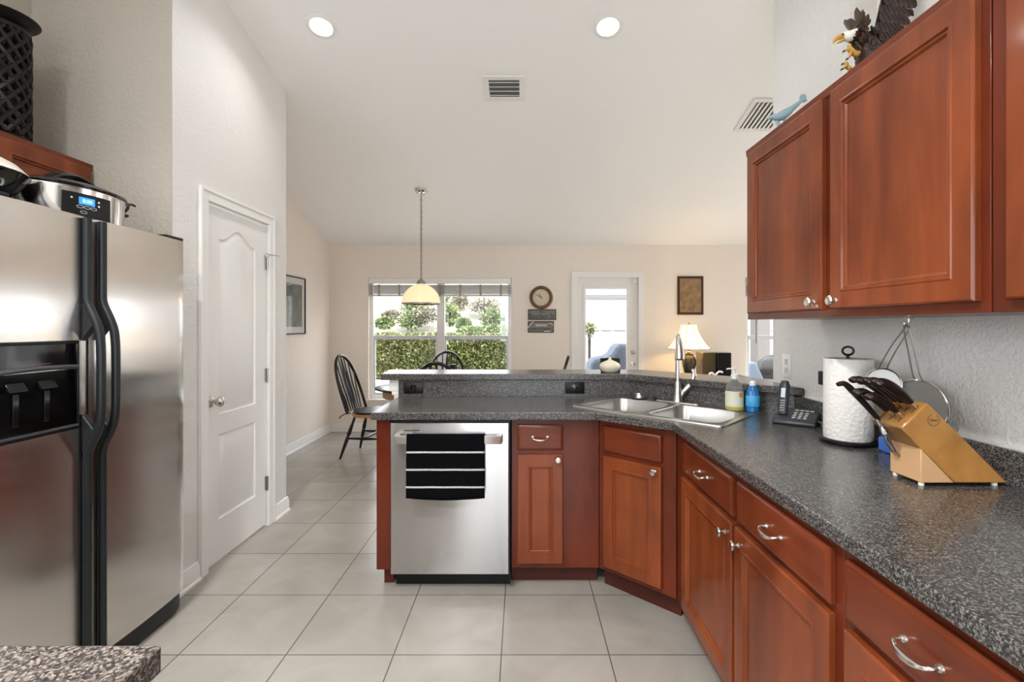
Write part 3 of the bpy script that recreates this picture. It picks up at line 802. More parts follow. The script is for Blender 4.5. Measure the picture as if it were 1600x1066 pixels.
for a, z in ((-.50,.060),(-.38,.060),(-.26,.060),(-.44,.040)):
    x, y = (RXo*.985+.0035)*math.cos(a), (RYo*.985+.0035)*math.sin(a)
    b = NB(); nrm = math.atan2(math.sin(a)/RYo, math.cos(a)/RXo)
    M = Matrix.Translation((x,y,z)) @ Matrix.Rotation(nrm-PI/2, 4, 'Z') @ RX.inverted()
    vs = tube(b, [Vector((.011*math.cos(k*PI/8), .005*math.sin(k*PI/8), 0)) for k in range(16)], .0009, 5, closed=True); xf(vs, M); obj('button', b, M_btn, cp)
for a, z in ((-.64,.09),(-.16,.09),(-.16,.074)):
    x, y = (RXo*.985+.0035)*math.cos(a), (RYo*.985+.0035)*math.sin(a); b = NB(); ellip(b, (x,y,z), (.004,.004,.004), seg=8, rings=6); obj('button', b, M_btn, cp)
# clock digits on the display
am = -.38; nx = math.atan2(math.sin(am)/RYo, math.cos(am)/RXo)
text('digits', '8:00', .020, emis('lcd_digits', (.35,.75,1), 1.4), Matrix.Translation(((RXo*.985+.0065)*math.cos(am), (RYo*.985+.0065)*math.sin(am), .083)) @ Matrix.Rotation(nx+PI/2, 4, 'Z') @ RX, None, .0003)
dg = bpy.data.objects['digits']; dg.parent = cp
b = NB(); tube(b, bez([(.03,RYo*.97,.095),(.03,RYo+.03,.10),(.0,RYo+.045,.102),(-.03,RYo+.03,.10),(-.03,RYo*.97,.095)],5), .007, 8); obj('side_handle', b, M_black, bodyc)
b = NB(); tube(b, bez([(.05,RYo*.90,.10),(.052,RYo*.97+.01,.125),(.045,RYo+.01,.150),(.04,RYo*.9,.158)],5), .006, 8); tube(b, bez([(.045,RYo+.006,.145),(.045,RYo+.035,.152),(.045,RYo+.055,.150)],4), .005, 8); obj('lid_latch', b, M_black, lid)

t = thing('wok', 'black wok with a pale domed lid on top of the fridge', 'pan', (-1.845, 1.545, 1.753))
b = NB(); lathe(b, [(0,0),(.07,0),(.12,.018),(.165,.055),(.19,.100),(.196,.106),(.192,.108),(.15,.06),(.0,.03)], seg=40); obj('bowl', b, M_blackg, t, ang=60)
b = NB(); lathe(b, [(.193,.1085),(.190,.114),(.165,.140),(.12,.165),(.06,.180),(.012,.184),(0,.184)], seg=40); l_ = obj('lid', b, mat('pale_lid', (.66,.63,.56), .3, .3), t, ang=60)
b = NB(); lathe(b, [(.012,.1845),(.012,.20),(.022,.206),(.018,.216),(0,.218)], seg=20); obj('lid_knob', b, M_black, l_)

# ------------------------------------------------------------------ lantern on the cabinet
t = thing('candle_lantern', 'dark pierced metal candle lantern with flared top on the left cabinet', 'lantern', (-2.235, 2.06, 2.141))
R_ = .098
b = NB(); lathe(b, [(0,0),(R_+.008,0),(R_+.012,.010),(R_+.004,.022),(R_-.004,.026),(0,.026)], seg=32); obj('base', b, M_iron, t)
b = NB()
nh, hh = 13, .44
for s in (1, -1):
    for k in range(nh):
        pts = []
        for i in range(29):
            a = 2*PI*k/nh+s*i/28*PI*1.05; wob = 0
            pts.append((R_*math.cos(a), R_*math.sin(a), .026+hh*i/28))
        tube(b, pts, .0098, 5)
obj('lattice', b, M_iron, t)
b = NB()
lathe(b, [(R_-.004,.466),(R_+.006,.468),(R_+.006,.484),(R_-.004,.486)], seg=32); obj('top_ring', b, M_iron, t)
b = NB(); lathe(b, [(.02,.487),(.06,.487),(.075,.50),(.13,.522),(.135,.528),(.06,.530),(0,.53)], seg=40); obj('flared_cap', b, M_iron, t)

# ------------------------------------------------------------------ knife block, knives
t = thing('knife_block', 'slanted golden wood knife block on the right worktop', 'knife block', (1.19, 1.37, .914))
ky0, ky1 = 1.312, 1.426
M_oak = wood('golden_block_wood', (.36,.17,.045), (.50,.26,.075), (1.2,.3,1.2), .35)
b = NB(); prism(b, [(1.030,1.074),(1.103,1.142),(1.322,.924),(1.178,.924)], ky0, ky1, 'y'); obj('slanted_body', b, M_oak, t, True, bevel=.004)
b = NB(); prism(b, [(1.086,.924),(1.1765,.924),(1.086,1.017)], ky0+.002, ky1-.002, 'y'); obj('support', b, mat('pale_block_wood', (.55,.33,.17), .4), t, True, bevel=.002)
for x, y in ((1.095, ky0+.012), (1.095, ky1-.012), (1.295, ky0+.012), (1.295, ky1-.012)): b = NB(); lathe(b, [(0,.9145),(.007,.9145),(.007,.9235),(0,.9235)], (x, y, 0), 12); obj('foot', b, mat('pale_rubber', (.75,.70,.60), .5), t, True)
b = NB(); c0 = Vector((1.118, ky0-.0006, 1.095))
for k in range(26):
    a = 2*PI*k/26
    if 1.2 < a < 1.9: continue
    c = c0+Vector((.0155*math.cos(a), 0, .0155*math.sin(a))); lathe(b, [(0,0),(.0014,0),(0,.0004)], M=Matrix.Translation(c) @ RX, seg=6)
em = obj('burned_emblem', b, mat('burn_mark', (.07,.03,.012), .6), t, True)
text('emblem_lettering', 'Classic', .0085, em.data.materials[0], Matrix.Translation(c0) @ RX, em, .0002)
# slot face frame: along face direction f (up-right) and out direction o
fdir = Vector((.073, 0, .068)).normalized(); odir = Vector((-.073, 0, .075)).normalized()
fo = Vector((1.030, 0, 1.074)); FL = .0998
for s, yc in ((.070,1.328),(.070,1.352),(.070,1.376),(.070,1.402),(.030,1.338),(.030,1.370),(.030,1.402)):
    p0 = fo+fdir*(s-.014)+odir*.0004; p1 = fo+fdir*(s+.014)+odir*.0004
    b = NB(); tube(b, [Vector((p0.x, yc, p0.z)), Vector((p1.x, yc, p1.z))], .0012, 4); obj('knife_slot', b, M_black, t, True)
M_kh = mat('brown_black_handle', (.014,.007,.005), .28, Specular_IOR_Level=.4)
def knife(s, yc, L, label, r=.0125, dirv=None, name='kitchen_knife', curl=.012, lift=0):
    base = fo+fdir*s; base = Vector((base.x, yc, base.z))+odir*.0015
    t = thing(name, label, 'knife', base, 0, 'knives in the wooden block')
    od = (dirv or Vector((-.80, 0, .60))).normalized(); up = Vector((od.z, 0, -od.x))  # up: perpendicular in xz
    up = Vector((.60,0,.80)) if not dirv else Vector((abs(od.z),0,abs(od.x)))
    b = NB(); tube(b, [(0,0,0), odir*.014, odir*.014+od*.012], [.006,.0065,.008], 10, flat=.65, up=(0,1,0)); obj('bolster', b, M_chrome, t)
    b = NB(); st = odir*.014+od*.010
    pts = bez([st, st+od*L*.3+up*.004, st+od*L*.62+up*.004, st+od*L*.88, st+od*L-up*curl, st+od*(L+.004)-up*(curl+.010)], 5)
    n_ = len(pts); rad = []
    for i in range(n_):
        u = i/(n_-1); rad.append(1.25*r*(.72+.30*math.sin(PI*min(1,u*1.1))+(.22 if .72 < u < .95 else 0)) if u < .97 else r*.55)
    tube(b, pts, rad, 12, flat=.62, up=(0,1,0)); 
    obj('handle', b, M_kh, t)
    return t
knife(.074, 1.328, .102, 'largest black-handled knife in the upper row, nearest the camera', .0165)
knife(.072, 1.352, .108, 'upper-row knife second from the camera side of the block', .0140)
knife(.070, 1.376, .108, 'upper-row knife third from the camera side of the block', .0125)
knife(.068, 1.402, .112, 'upper-row knife farthest from the camera in the block', .0115)
knife(.034, 1.338, .084, 'short lower-row knife nearest the camera', .0125)
knife(.032, 1.370, .098, 'lower-row knife in the middle with brown sheen', .0135)
# scissors blades glimpsed between the rows
t = thing('kitchen_shears', 'steel shears bolster between the two knife rows', 'scissors', (1.075, 1.395, 1.12)); b = NB()
q = fo+fdir*.052; q = Vector((q.x, 1.392, q.z)); tube(b, [q+odir*.002, q+odir*.026], [.006,.005], 8, flat=.5, up=(0,1,0)); lathe(b, [(0,0),(.006,0),(.005,.003),(0,.004)], M=Matrix.Translation(q+odir*.020+Vector((0,-.004,0))) @ RX, seg=12)
obj('bolster', b, M_chrome, t, True)
# carving fork in front of the block
fk = thing('carving_fork', 'two-pronged carving fork leaning down the front of the knife block', 'fork', (1.0, 1.42, 1.05))
b = NB(); Yk = 1.395
hp = bez([at(1372,655,Yk), at(1352,632,Yk), at(1333,612,Yk), at(1320,600,Yk), at(1309,601,Yk)], 5)
tube(b, hp, [.0085+.004*math.sin(PI*i/(len(hp)-1)) for i in range(len(hp))], 12, flat=.7, up=(0,1,0)); obj('handle', b, M_kh, fk, True)
b = NB(); tube(b, bez([at(1370,652,Yk), at(1378,668,Yk), at(1384,680,1.385)],5), [.0075]*6+[.009]*5, 10); 
for dx in (-.0045, .0045):
    pr = [at(1384,680,1.385)+Vector((dx*.6,0,0)), at(1390,694,1.385)+Vector((dx*1.3,0,0)), at(1400,708,1.385)+Vector((dx,0,0)), at(1413,718,1.392)+Vector((dx*.6,0,0)), at(1418,721,1.397)+Vector((dx*.5,0,0))]
    tube(b, bez(pr,5), [.0038]*10+[.0032]*5+[.0022]*6, 8)
obj('tines', b, mat('grey_steel', (.42,.42,.44), .22, 1), fk, True)

# ------------------------------------------------------------------ paper towel
ptx, pty = 1.226, 1.815
t = thing('paper_towel_holder', 'black paper towel stand with a ring on top', 'paper towel holder', (ptx, pty, .9145))
b = NB(); lathe(b, [(0,0),(.092,0),(.094,.004),(.094,.012),(.090,.015),(0,.015)], seg=48); obj('base', b, M_black, t)
b = NB(); tube(b, [(0,0,.015),(0,0,.325)], .006, 12); obj('rod', b, M_black, t)
b = NB(); tube(b, [Vector((.0155*math.cos(a_), -.008*math.cos(a_), .343+.0155*math.sin(a_))) for a_ in [2*PI*k/28 for k in range(28)]], .0042, 8, closed=True); obj('ring', b, M_black, t)
M_paper = mat('quilted_paper', (.78,.765,.73), .9); n, l, p = nodes(M_paper)
mp = coords(M_paper); 
w1_ = n.new('ShaderNodeTexVoronoi'); w1_.inputs['Scale'].default_value = 75; l.new(mp.outputs[0], w1_.inputs['Vector']); bump(M_paper, w1_.outputs['Distance'], .55, .004)
b = NB(); lathe(b, [(.018,.0165),(.0785,.0165),(.080,.019),(.080,.312),(.0785,.3145),(.018,.3145),(.018,.0165)], (ptx, pty, .9145), 56)
b2 = b
tag(obj('paper_towel_roll', b, M_paper, ang=50), 'white quilted paper towel roll on the black stand', 'paper towels')
b = NB(); box(b, 1.252, 1.312, 1.64, 1.70, .9145, .965)
o = obj('sponge_pack', b, mat('blue_wrapper', (.05,.13,.42), .3), None, bevel=.006); tag(o, 'small blue wrapped pack between the paper towels and knife block', 'packet')

# ------------------------------------------------------------------ strainers on hook
hk = Vector((1.245, 1.555, 1.3795))
t = thing('utensil_hook', 'small metal hook under the wall cabinet holding strainers', 'hook', hk)
b = NB(); box(b, -.006, .006, -.014, .014, -.006, 0); tube(b, bez([(0,0,-.006),(0,0,-.016),(-.004,0,-.026),(-.012,0,-.026),(-.015,0,-.018)],5), .0018, 8); obj('hook_body', b, M_chrome, t)
M_mesh = mat('wire_mesh', (.45,.44,.42), .35, .9); n, l, p = nodes(M_mesh)
mp = coords(M_mesh); ck = n.new('ShaderNodeTexChecker'); ck.inputs['Scale'].default_value = 900; l.new(mp.outputs[0], ck.inputs['Vector'])
mr = n.new('ShaderNodeMapRange'); mr.inputs['To Min'].default_value = .35; mr.inputs['To Max'].default_value = .75; l.new(ck.outputs['Fac'], mr.inputs[0]); l.new(mr.outputs[0], p.inputs['Alpha'])
def strainer(label, ctr, r, top, nrm, hook):
    t = thing('strainer', label, 'strainer', ctr, 0)
    nrm = Vector(nrm).normalized(); zup = (Vector((0,0,1))-nrm*nrm.z).normalized(); sd_ = nrm.cross(zup)
    M = Matrix((( sd_.x, zup.x, nrm.x, 0), (sd_.y, zup.y, nrm.y, 0), (sd_.z, zup.z, nrm.z, 0), (0,0,0,1)))
    b = NB(); tube(b, [Vector((r*math.cos(2*PI*k/48), r*math.sin(2*PI*k/48), 0)) for k in range(48)], .0032, 8, closed=True, M=M, flat=1); rim = obj('rim', b, M_chrome, t)
    b = NB(); lathe(b, [(r*math.cos(a_*PI/2/10), -r*.62*math.sin(a_*PI/2/10)) for a_ in range(10)]+[(0, -r*.62)], seg=40, M=M)
    obj('mesh_bowl', b, M_mesh, t, ang=80)
    b = NB(); hl = Vector(hook)-Vector(ctr)
    for s in (-1, 1):
        st = M @ Vector((s*.012, r+.001, 0)); mid = st.lerp(hl, .12)+nrm*.006
        tube(b, bez([st, mid, st.lerp(hl,.5)+sd_*s*.004+nrm*.004, hl+sd_*s*.007+Vector((0,0,-.012)), hl], 5), .0021, 8)
    obj('wire_handle', b, mat('dull_wire', (.34,.32,.30), .3, 1), t)
strainer('smaller wire strainer hanging nearest the paper towels', (1.225, 1.640, 1.152), .054, 0, (-.80,-.55,.10), hk+Vector((-.005,.002,-.027)))
strainer('larger wire mesh strainer hanging behind the knife block', (1.275, 1.555, 1.088), .088, 0, (-.93,-.28,.05), hk+Vector((-.010,-.003,-.025)))

# ------------------------------------------------------------------ soap bottles, phone, cord, adapter
M_clear = mat('clear_plastic', (.95,.97,.94), .05); nodes(M_clear)[2].inputs['Transmission Weight'].default_value = .9; nodes(M_clear)[2].inputs['IOR'].default_value = 1.2
sp = Vector((1.090, 2.475, .9205))
t = thing('soap_dispenser', 'clear hand soap bottle with pump and pale label beside the faucet', 'soap bottle', sp, math.radians(-24))
b = NB(); lathe(b, [(0,.001),(.040,.001),(.0435,.006),(.0435,.105),(.040,.122),(.028,.143),(.016,.152),(.015,.160),(0,.160)], seg=32); obj('bottle', b, M_clear, t, ang=50)
b = NB(); lathe(b, [(0,.003),(.039,.003),(.0415,.007),(.0415,.030),(0,.031)], seg=32); obj('liquid_soap', b, mat('yellow_soap', (.50,.42,.05), .2), t, ang=50)
def cyl_patch(bm, r, a0, a1, z0, z1, n_=14):
    A_ = []
    for i in range(n_+1):
        a = a0+(a1-a0)*i/n_; A_.append([bm.verts.new((rr*math.cos(a), rr*math.sin(a), z)) for rr, z in ((r,z0),(r,z1),(r+.0006,z1),(r+.0006,z0))])
    for P, Q in zip(A_, A_[1:]):
        for i in range(4): bm.faces.new((P[i], P[(i+1)%4], Q[(i+1)%4], Q[i]))
    bm.faces.new(A_[0][::-1]); bm.faces.new(A_[-1])
b = NB(); cyl_patch(b, .0437, -PI*.95, -PI*.08, .022, .100); lb = obj('label', b, mat('soap_label', (.62,.63,.50), .5), t, ang=50)
text('label_lettering', 'Olivia', .021, mat('green_print', (.10,.20,.06), .5), Matrix.Translation((0, -.0450, .055)) @ RX, lb.parent, .0003)
bpy.data.objects['label_lettering'].data.transform(Matrix.Identity(4))
b = NB(); cyl_patch(b, .0444, -PI*.33, -PI*.20, .072, .095); obj('leaf_print', b, mat('orange_print', (.50,.22,.06), .5), lb)
b = NB(); cyl_patch(b, .0438, -PI*.95, -PI*.08, .008, .0215); obj('label_band', b, mat('green_gold_band', (.42,.36,.05), .4), lb)
b = NB(); lathe(b, [(.0165,.160),(.0175,.161),(.0175,.182),(.014,.184),(.006,.186),(.006,.206),(.011,.208),(.011,.216),(0,.217)], seg=20)
tube(b, bez([(0,0,.211),(-.02,-.004,.212),(-.038,-.006,.209)],5), .0038, 8); obj('pump', b, mat('clear_grey_pump', (.70,.70,.68), .25), t)
sp = Vector((1.158, 2.421, .9205))
t = thing('dish_soap_bottle', 'small blue dish soap bottle with a white cap', 'soap bottle', sp, math.radians(-26))
b = NB(); lathe(b, [(0,.001),(.026,.001),(.030,.006),(.031,.07),(.028,.10),(.022,.118),(.014,.132),(0,.132)], seg=28, sy=.72); obj('bottle', b, mat('blue_soap', (.01,.14,.42), .12), t, ang=50)
b = NB(); lathe(b, [(.0315,.030),(.0320,.031),(.0320,.082),(.0312,.083)], seg=28, sy=.74); lb = obj('label', b, mat('light_blue_label', (.05,.32,.62), .35), t, ang=50)
text('label_lettering', 'Dawn', .018, M_white, Matrix.Translation((0, -.0245, .057)) @ RX, t, .0003)
b = NB(); lathe(b, [(.0145,.1325),(.0150,.134),(.0145,.150),(.008,.156),(0,.157)], seg=20); obj('cap', b, M_white, t)

# phone
t = thing('cordless_telephone', 'black cordless telephone with handset upright in its keypad base', 'telephone', (1.235, 2.17, .9145), math.radians(-40))
phone = t
M_phone = mat('phone_black', (.022,.026,.034), .35)
b = NB(); prism(b, [(-.075,.0),(-.078,.014),(-.065,.026),(.070,.058),(.078,.050),(.078,.0)], -.085, .085, 'x'); 
# local: y back, z up ; slightly rotate into place
pb = obj('base', b, M_phone, t, bevel=.006)
def on_base(x, y): return Vector((x, y, .0265+(y+.065)*(.032/.135)))
M_key = mat('light_key', (.50,.50,.48), .4)
b = NB()
for i in range(3):
    for j in range(4):
        q = on_base(-.004+i*.022, -.048+j*.020); ellip(b, q+Vector((0,0,.001)), (.008,.006,.003), seg=10, rings=6)
for i in range(4):
    q = on_base(-.004+i*.020, .040); ellip(b, q+Vector((0,0,.001)), (.009,.009,.003), seg=12, rings=6)
obj('keypad', b, M_key, pb)
b = NB(); tube(b, [on_base(-.052,-.020)+Vector((0,0,.001)), on_base(-.052,.0)+Vector((0,0,.06)), on_base(-.052,.02)+Vector((0,0,.115)), on_base(-.052,.028)+Vector((0,0,.135))], [.022,.0225,.0235,.015], 14, flat=.55, up=(1,0,0))
hs = obj('handset', b, M_phone, pb)
# turn handset broad face toward camera: rows of keys on front
b = NB()
hd0 = on_base(-.052,-.020); hdir = (Vector((0,.04,.115))).normalized()
for j in range(5):
    for i in range(3):
        q = hd0+hdir*(.018+j*.011)+Vector(((i-1)*.0068, -.0225, .004)); ellip(b, q, (.0026,.0016,.0032), seg=8, rings=5)
obj('handset_keys', b, M_key, hs)
b = NB(); q = hd0+hdir*.098+Vector((0,-.0225,.004)); vs = box(b, -.009,.009,-.001,.002,-.022,.022, Matrix.Translation(q) @ Matrix.Rotation(-math.atan2(.04,.115), 4, 'X')); obj('handset_screen', b, mat('pale_screen', (.60,.64,.66), .2), hs, bevel=.001)
random.seed(3)
b = NB()
pts = [Vector((1.300, 2.05, .921))]
for k in range(26):
    a_ = k*1.25; pts.append(Vector((1.275+.026*math.cos(a_)+random.uniform(-.008,.008), 2.00+.045*math.sin(a_*1.13), .922+.026*abs(math.sin(k*.9)))))
tube(b, bez(pts, 6), .0022, 6); obj('power_cord', b, mat('grey_cord', (.10,.10,.10), .5), phone, True)
b = NB(); box(b, 1.327, 1.3445, 2.135, 2.165, 1.090, 1.150); tag(obj('power_adapter', b, M_black, bevel=.003), 'slim black adapter on the wall behind the paper towels', 'adapter')

# ------------------------------------------------------------------ bar items
t = thing('bud_vase', 'squat cream vase with a tiny neck on the raised bar', 'vase', (.565, 3.09, 1.0555))
b = NB(); lathe(b, [(0,0),(.036,0),(.050,.008),(.064,.028),(.0665,.042),(.058,.058),(.036,.070),(.014,.078),(.008,.086),(.007,.094),(.0085,.098),(.004,.098),(.004,.09),(0,.09)], seg=36)
o = obj('vase_body', b, mat('cream_glaze', (.66,.60,.48), .3), t, ang=60)
b = NB(); M = Matrix.Translation((.590, 3.20, 1.0555)) @ Matrix.Rotation(math.radians(-12), 4, 'X')
vs = rectloops(b, -.065, .065, 0, .085, [(0,.012),(0,.002),(.002,0),(.008,0),(.009,.001)])
for v in b.verts: v.co = M @ v.co
tag(obj('tablet_display', b, M_black, bevel=.002), 'small black display standing behind the cream vase', 'display')

# ------------------------------------------------------------------ figurines on the right cabinet
M_feather = mat('brown_feathers', (.022,.009,.006), .4, Specular_IOR_Level=.3); M_feath2 = mat('golden_feathers', (.13,.065,.028), .4, Specular_IOR_Level=.3); M_bronze = mat('white_feathers', (.75,.72,.64), .45)
M_beak = mat('yellow_talon', (.50,.28,.05), .4); M_claw = mat('dark_claw', (.04,.035,.03), .3)
t = thing('eagle_figurine', 'painted eagle figurine with raised wings on the right wall cabinet', 'figurine', (1.12, 1.55, 2.141))
YE = 1.58
def E(px, py, dy=0): return at(px, py, YE+dy)
b = NB()
bp = bez([E(1368,112), E(1362,92), E(1356,72), E(1347,58), E(1338,52)], 6)
tube(b, bp, [.034,.040,.044,.046,.047,.047,.046,.045,.043,.041,.038,.036,.034,.031,.029,.027,.025,.024,.023,.022,.021,.020,.019,.018,.017][:len(bp)], 16)
rb = random.Random(5)
body = obj('body', b, M_feather, t, True, ang=80)
def feather(bm, root, d, L, wd, nrm, th=.0022, curl=.0):
    d = d.normalized(); s = d.cross(nrm).normalized(); u = s.cross(d).normalized()
    prev = None
    for k, (f, w_) in enumerate(((0,.45),(.25,.9),(.55,1),(.8,.8),(.95,.35),(1.0,.06))):
        c = root+d*L*f+u*(curl*f*f)
        ring = [bm.verts.new(c+s*wd*w_*.5), bm.verts.new(c+u*th), bm.verts.new(c-s*wd*w_*.5), bm.verts.new(c-u*th)]
        if prev:
            for i in range(4): bm.faces.new((prev[i], prev[(i+1)%4], ring[(i+1)%4], ring[i]))
        else: bm.faces.new(ring)
        prev = ring
    bm.faces.new(prev[::-1])
# body feathers
b = NB(); bgf = NB()
for i in range(220):
    k = rb.randrange(2, len(bp)-3); a = rb.uniform(0, 2*PI); ax = (bp[k-1]-bp[k+1]).normalized()
    s1 = ax.cross(Vector((0,1,0))).normalized(); s2 = ax.cross(s1)
    nr = s1*math.cos(a)+s2*math.sin(a); rad = .040-.020*(k/len(bp))
    feather(b if i % 3 else bgf, bp[k]+nr*rad*1.03, ax*-1+nr*.30, .022, .011, nr)
obj('body_feathers', b, M_feather, body, True); obj('feather_highlights', bgf, mat('rust_feathers', (.07,.028,.016), .4, Specular_IOR_Level=.3), body, True)
# big raised wing: feather rows running up from the shoulder, facing the camera
def wing(bm1, bm2, root, spread, tips, rows, nrm):
    for r_, (f0, f1, L, wd, gold) in enumerate(rows):
        n_ = int(10-r_*0)
        for i in range(n_):
            u = i/(n_-1)
            p = root.lerp(tips[0], f0+(f1-f0)*u) + (tips[1]-tips[0])*(u*.0)
b1 = NB(); b2 = NB(); nrm = Vector((-.35,-.93,.1)).normalized()
S0 = E(1362,66,.0); S1 = E(1392,-70,.03)       # leading edge (left side of the raised wing)
T0 = E(1395,64,-.02); T1 = E(1440,-60,.04)     # trailing edge
for r_ in range(11):
    u = r_/10; a = S0.lerp(S1, u); c = T0.lerp(T1, u)
    for k in range(6):
        v = (k+.5*(r_ % 2))/6; root = a.lerp(c, v)+nrm*(.010-.004*v+.0022*(r_ % 2))
        d = (Vector((.22+.5*v, 0, -1))*(1)+Vector((.1,0,0)))
        if 1 <= k <= 4: feather(b2, root-nrm*.0012+d.normalized()*.003, d, .040+.008*v, .021, nrm, .0022, .006)
        feather(b1, root, d, .036+.008*v, .0165, nrm, .0034, .006)
for r_ in range(9):      # long primaries along the trailing edge
    u = r_/8; root = T0.lerp(T1, u)+Vector((-.012,.006,0)); feather(b1, root, Vector((.55,0,-.55-.3*u)), .060, .020, nrm, .003)
# solid web under the feathers
pr = [S0, S1, T1, T0]
lo = [b1.verts.new(q+nrm*.004) for q in pr]; hi = [b1.verts.new(q-nrm*.010) for q in pr]
b1.faces.new(lo); b1.faces.new(hi[::-1])
for i in range(4): b1.faces.new((lo[i], lo[(i+1)%4], hi[(i+1)%4], hi[i]))
wg = obj('raised_wing', b1, M_feather, t, True); obj('golden_barring', b2, M_feath2, wg, True)
b = NB()   # far wing, smaller with splayed tips
R0 = E(1345,50,.08)
for tip, wd in (((1338,12),.022),((1348,15),.020),((1357,22),.020),((1360,30),.02),((1325,30),.018),((1321,36),.016),((1323,42),.014),((1327,46),.014)):
    root = E(1345+ (tip[0]-1345)*.15, 44, .08); q = E(tip[0], tip[1], .10); feather(b, root, q-root, (q-root).length, wd, nrm, .003)
for k in range(14):
    root = E(1348-k*1.7, 44-3*math.sin(k), .078); feather(b, root, Vector((-.4,0,.8)), .03, .016, nrm, .002)
obj('far_wing', b, mat('olive_brown_feathers', (.06,.038,.018), .4), t, True)
b = NB(); ellip(b, E(1326,57), (.022,.017,.015), Matrix.Rotation(.35, 3, 'Y').to_4x4()); tube(b, bez([E(1342,54), E(1334,55), E(1326,57)],4), [.021,.020,.019,.019,.018,.018,.017,.016,.015], 12)
for i in range(30):
    a = rb.uniform(0,2*PI); nr = Vector((.2, math.cos(a), math.sin(a))).normalized(); feather(b, E(1334,55)+nr*.014+Vector((rb.uniform(-.012,.01),0,0)), Vector((1,0,-.15))+nr*.35, .026, .007, nr)
hdm = obj('head', b, M_bronze, t, True)
b = NB(); tube(b, bez([E(1318,56), E(1309,59), E(1303,64), E(1302,69)],4), [.009,.0088,.0085,.008,.0075,.007,.0062,.0055,.0048,.004,.003,.002,.0012], 10, flat=.8); tube(b, bez([E(1318,62), E(1311,66), E(1307,68)],4), [.005,.0048,.0045,.004,.0035,.003,.002,.0015,.001], 8); obj('beak', b, M_beak, hdm, True)
b = NB(); ellip(b, E(1313,57)+Vector((0,-.012,.0)), (.003,.003,.003), seg=10, rings=6); obj('eye', b, M_black, hdm, True)
for nm, base, toes in (('raised_leg', (1336,76), ((1320,80),(1325,92),(1338,86),(1329,84))), ('lower_leg', (1332,102), ((1318,100),(1317,108),(1326,112)))):
    b = NB()
    if nm == 'raised_leg': tube(b, bez([E(1327,70), E(1330,78), E(1336,84), E(1344,84)],4), [.006]*4+[.009]*4+[.010]*5, 10)
    else: tube(b, [E(1322,104), E(1326,106), E(1332,112)], [.006,.007,.006], 8)
    c0 = E(1330,82) if nm == 'raised_leg' else E(1324,105)
    for q in toes: tube(b, bez([c0, E(*q).lerp(c0,.35)+Vector((0,-.006,.004)), E(*q)],4), [.006,.006,.0058,.0055,.005,.0045,.004,.003,.0012], 8)
    obj(nm, b, M_beak, t, True)
b = NB()
for q in ((1320,80),(1325,92),(1318,100),(1317,108)): tube(b, bez([E(*q), E(q[0]-2,q[1]+0), E(q[0]-4,q[1]+3)],3), [.0035,.0033,.003,.0026,.002,.0014,.0008], 7)
obj('claws', b, M_claw, t, True)
b = NB(); prism(b, [(1.07,1.44),(1.23,1.44),(1.23,1.64),(1.07,1.64)], 2.1415, 2.165); ellip(b, (1.15,1.55,2.175), (.06,.08,.045)); tube(b, [(1.15,1.55,2.20), tuple(E(1372,118))], .03, 10)
obj('pedestal', b, M_feather, t, True, bevel=.006)

YD = 2.10
t = thing('dolphin_figurine', 'pale blue glass dolphin figurine at the end of the wall cabinet', 'figurine', at(1232, 175, YD))
M_bg = mat('pale_blue_glass', (.42,.60,.68), .12); nodes(M_bg)[2].inputs['Transmission Weight'].default_value = .35
b = NB(); dp = bez([at(1200,186,YD), at(1206,183,YD), at(1216,183,YD), at(1228,177,YD), at(1242,166,YD), at(1252,158,YD)], 5)
tube(b, dp, [.002,.005,.007,.008,.009]+[.010,.012,.014,.015,.016]+[.018,.019,.020,.020,.020]+[.019,.018,.016,.014,.012]+[.011,.010,.009,.008,.007,.006], 14); obj('body', b, M_bg, t, True, ang=80)
b = NB(); feather(b, at(1251,158,YD), at(1257,149,YD)-at(1251,158,YD), .035, .030, Vector((0,-1,0)), .004); feather(b, at(1251,158,YD), Vector((1,0,.2)), .028, .018, Vector((0,-1,0)), .004); obj('tail_fluke', b, M_bg, t, True)
b = NB(); feather(b, at(1212,186,YD), at(1218,198,YD)-at(1212,186,YD), .038, .018, Vector((0,-1,0)), .004); obj('fin', b, M_bg, t, True); b = NB(); feather(b, at(1236,172,YD), at(1248,163,YD)-at(1236,172,YD), .04, .016, Vector((0,-1,0)), .003); obj('fin', b, M_bg, t, True)
b = NB(); q = at(1226,178,YD); lathe(b, [(0,2.1412-q.z),(.03,2.1412-q.z),(.022,2.155-q.z),(.008,2.18-q.z),(.006,-.005),(0,-.004)], q, 16); obj('stand', b, M_bg, t, True)

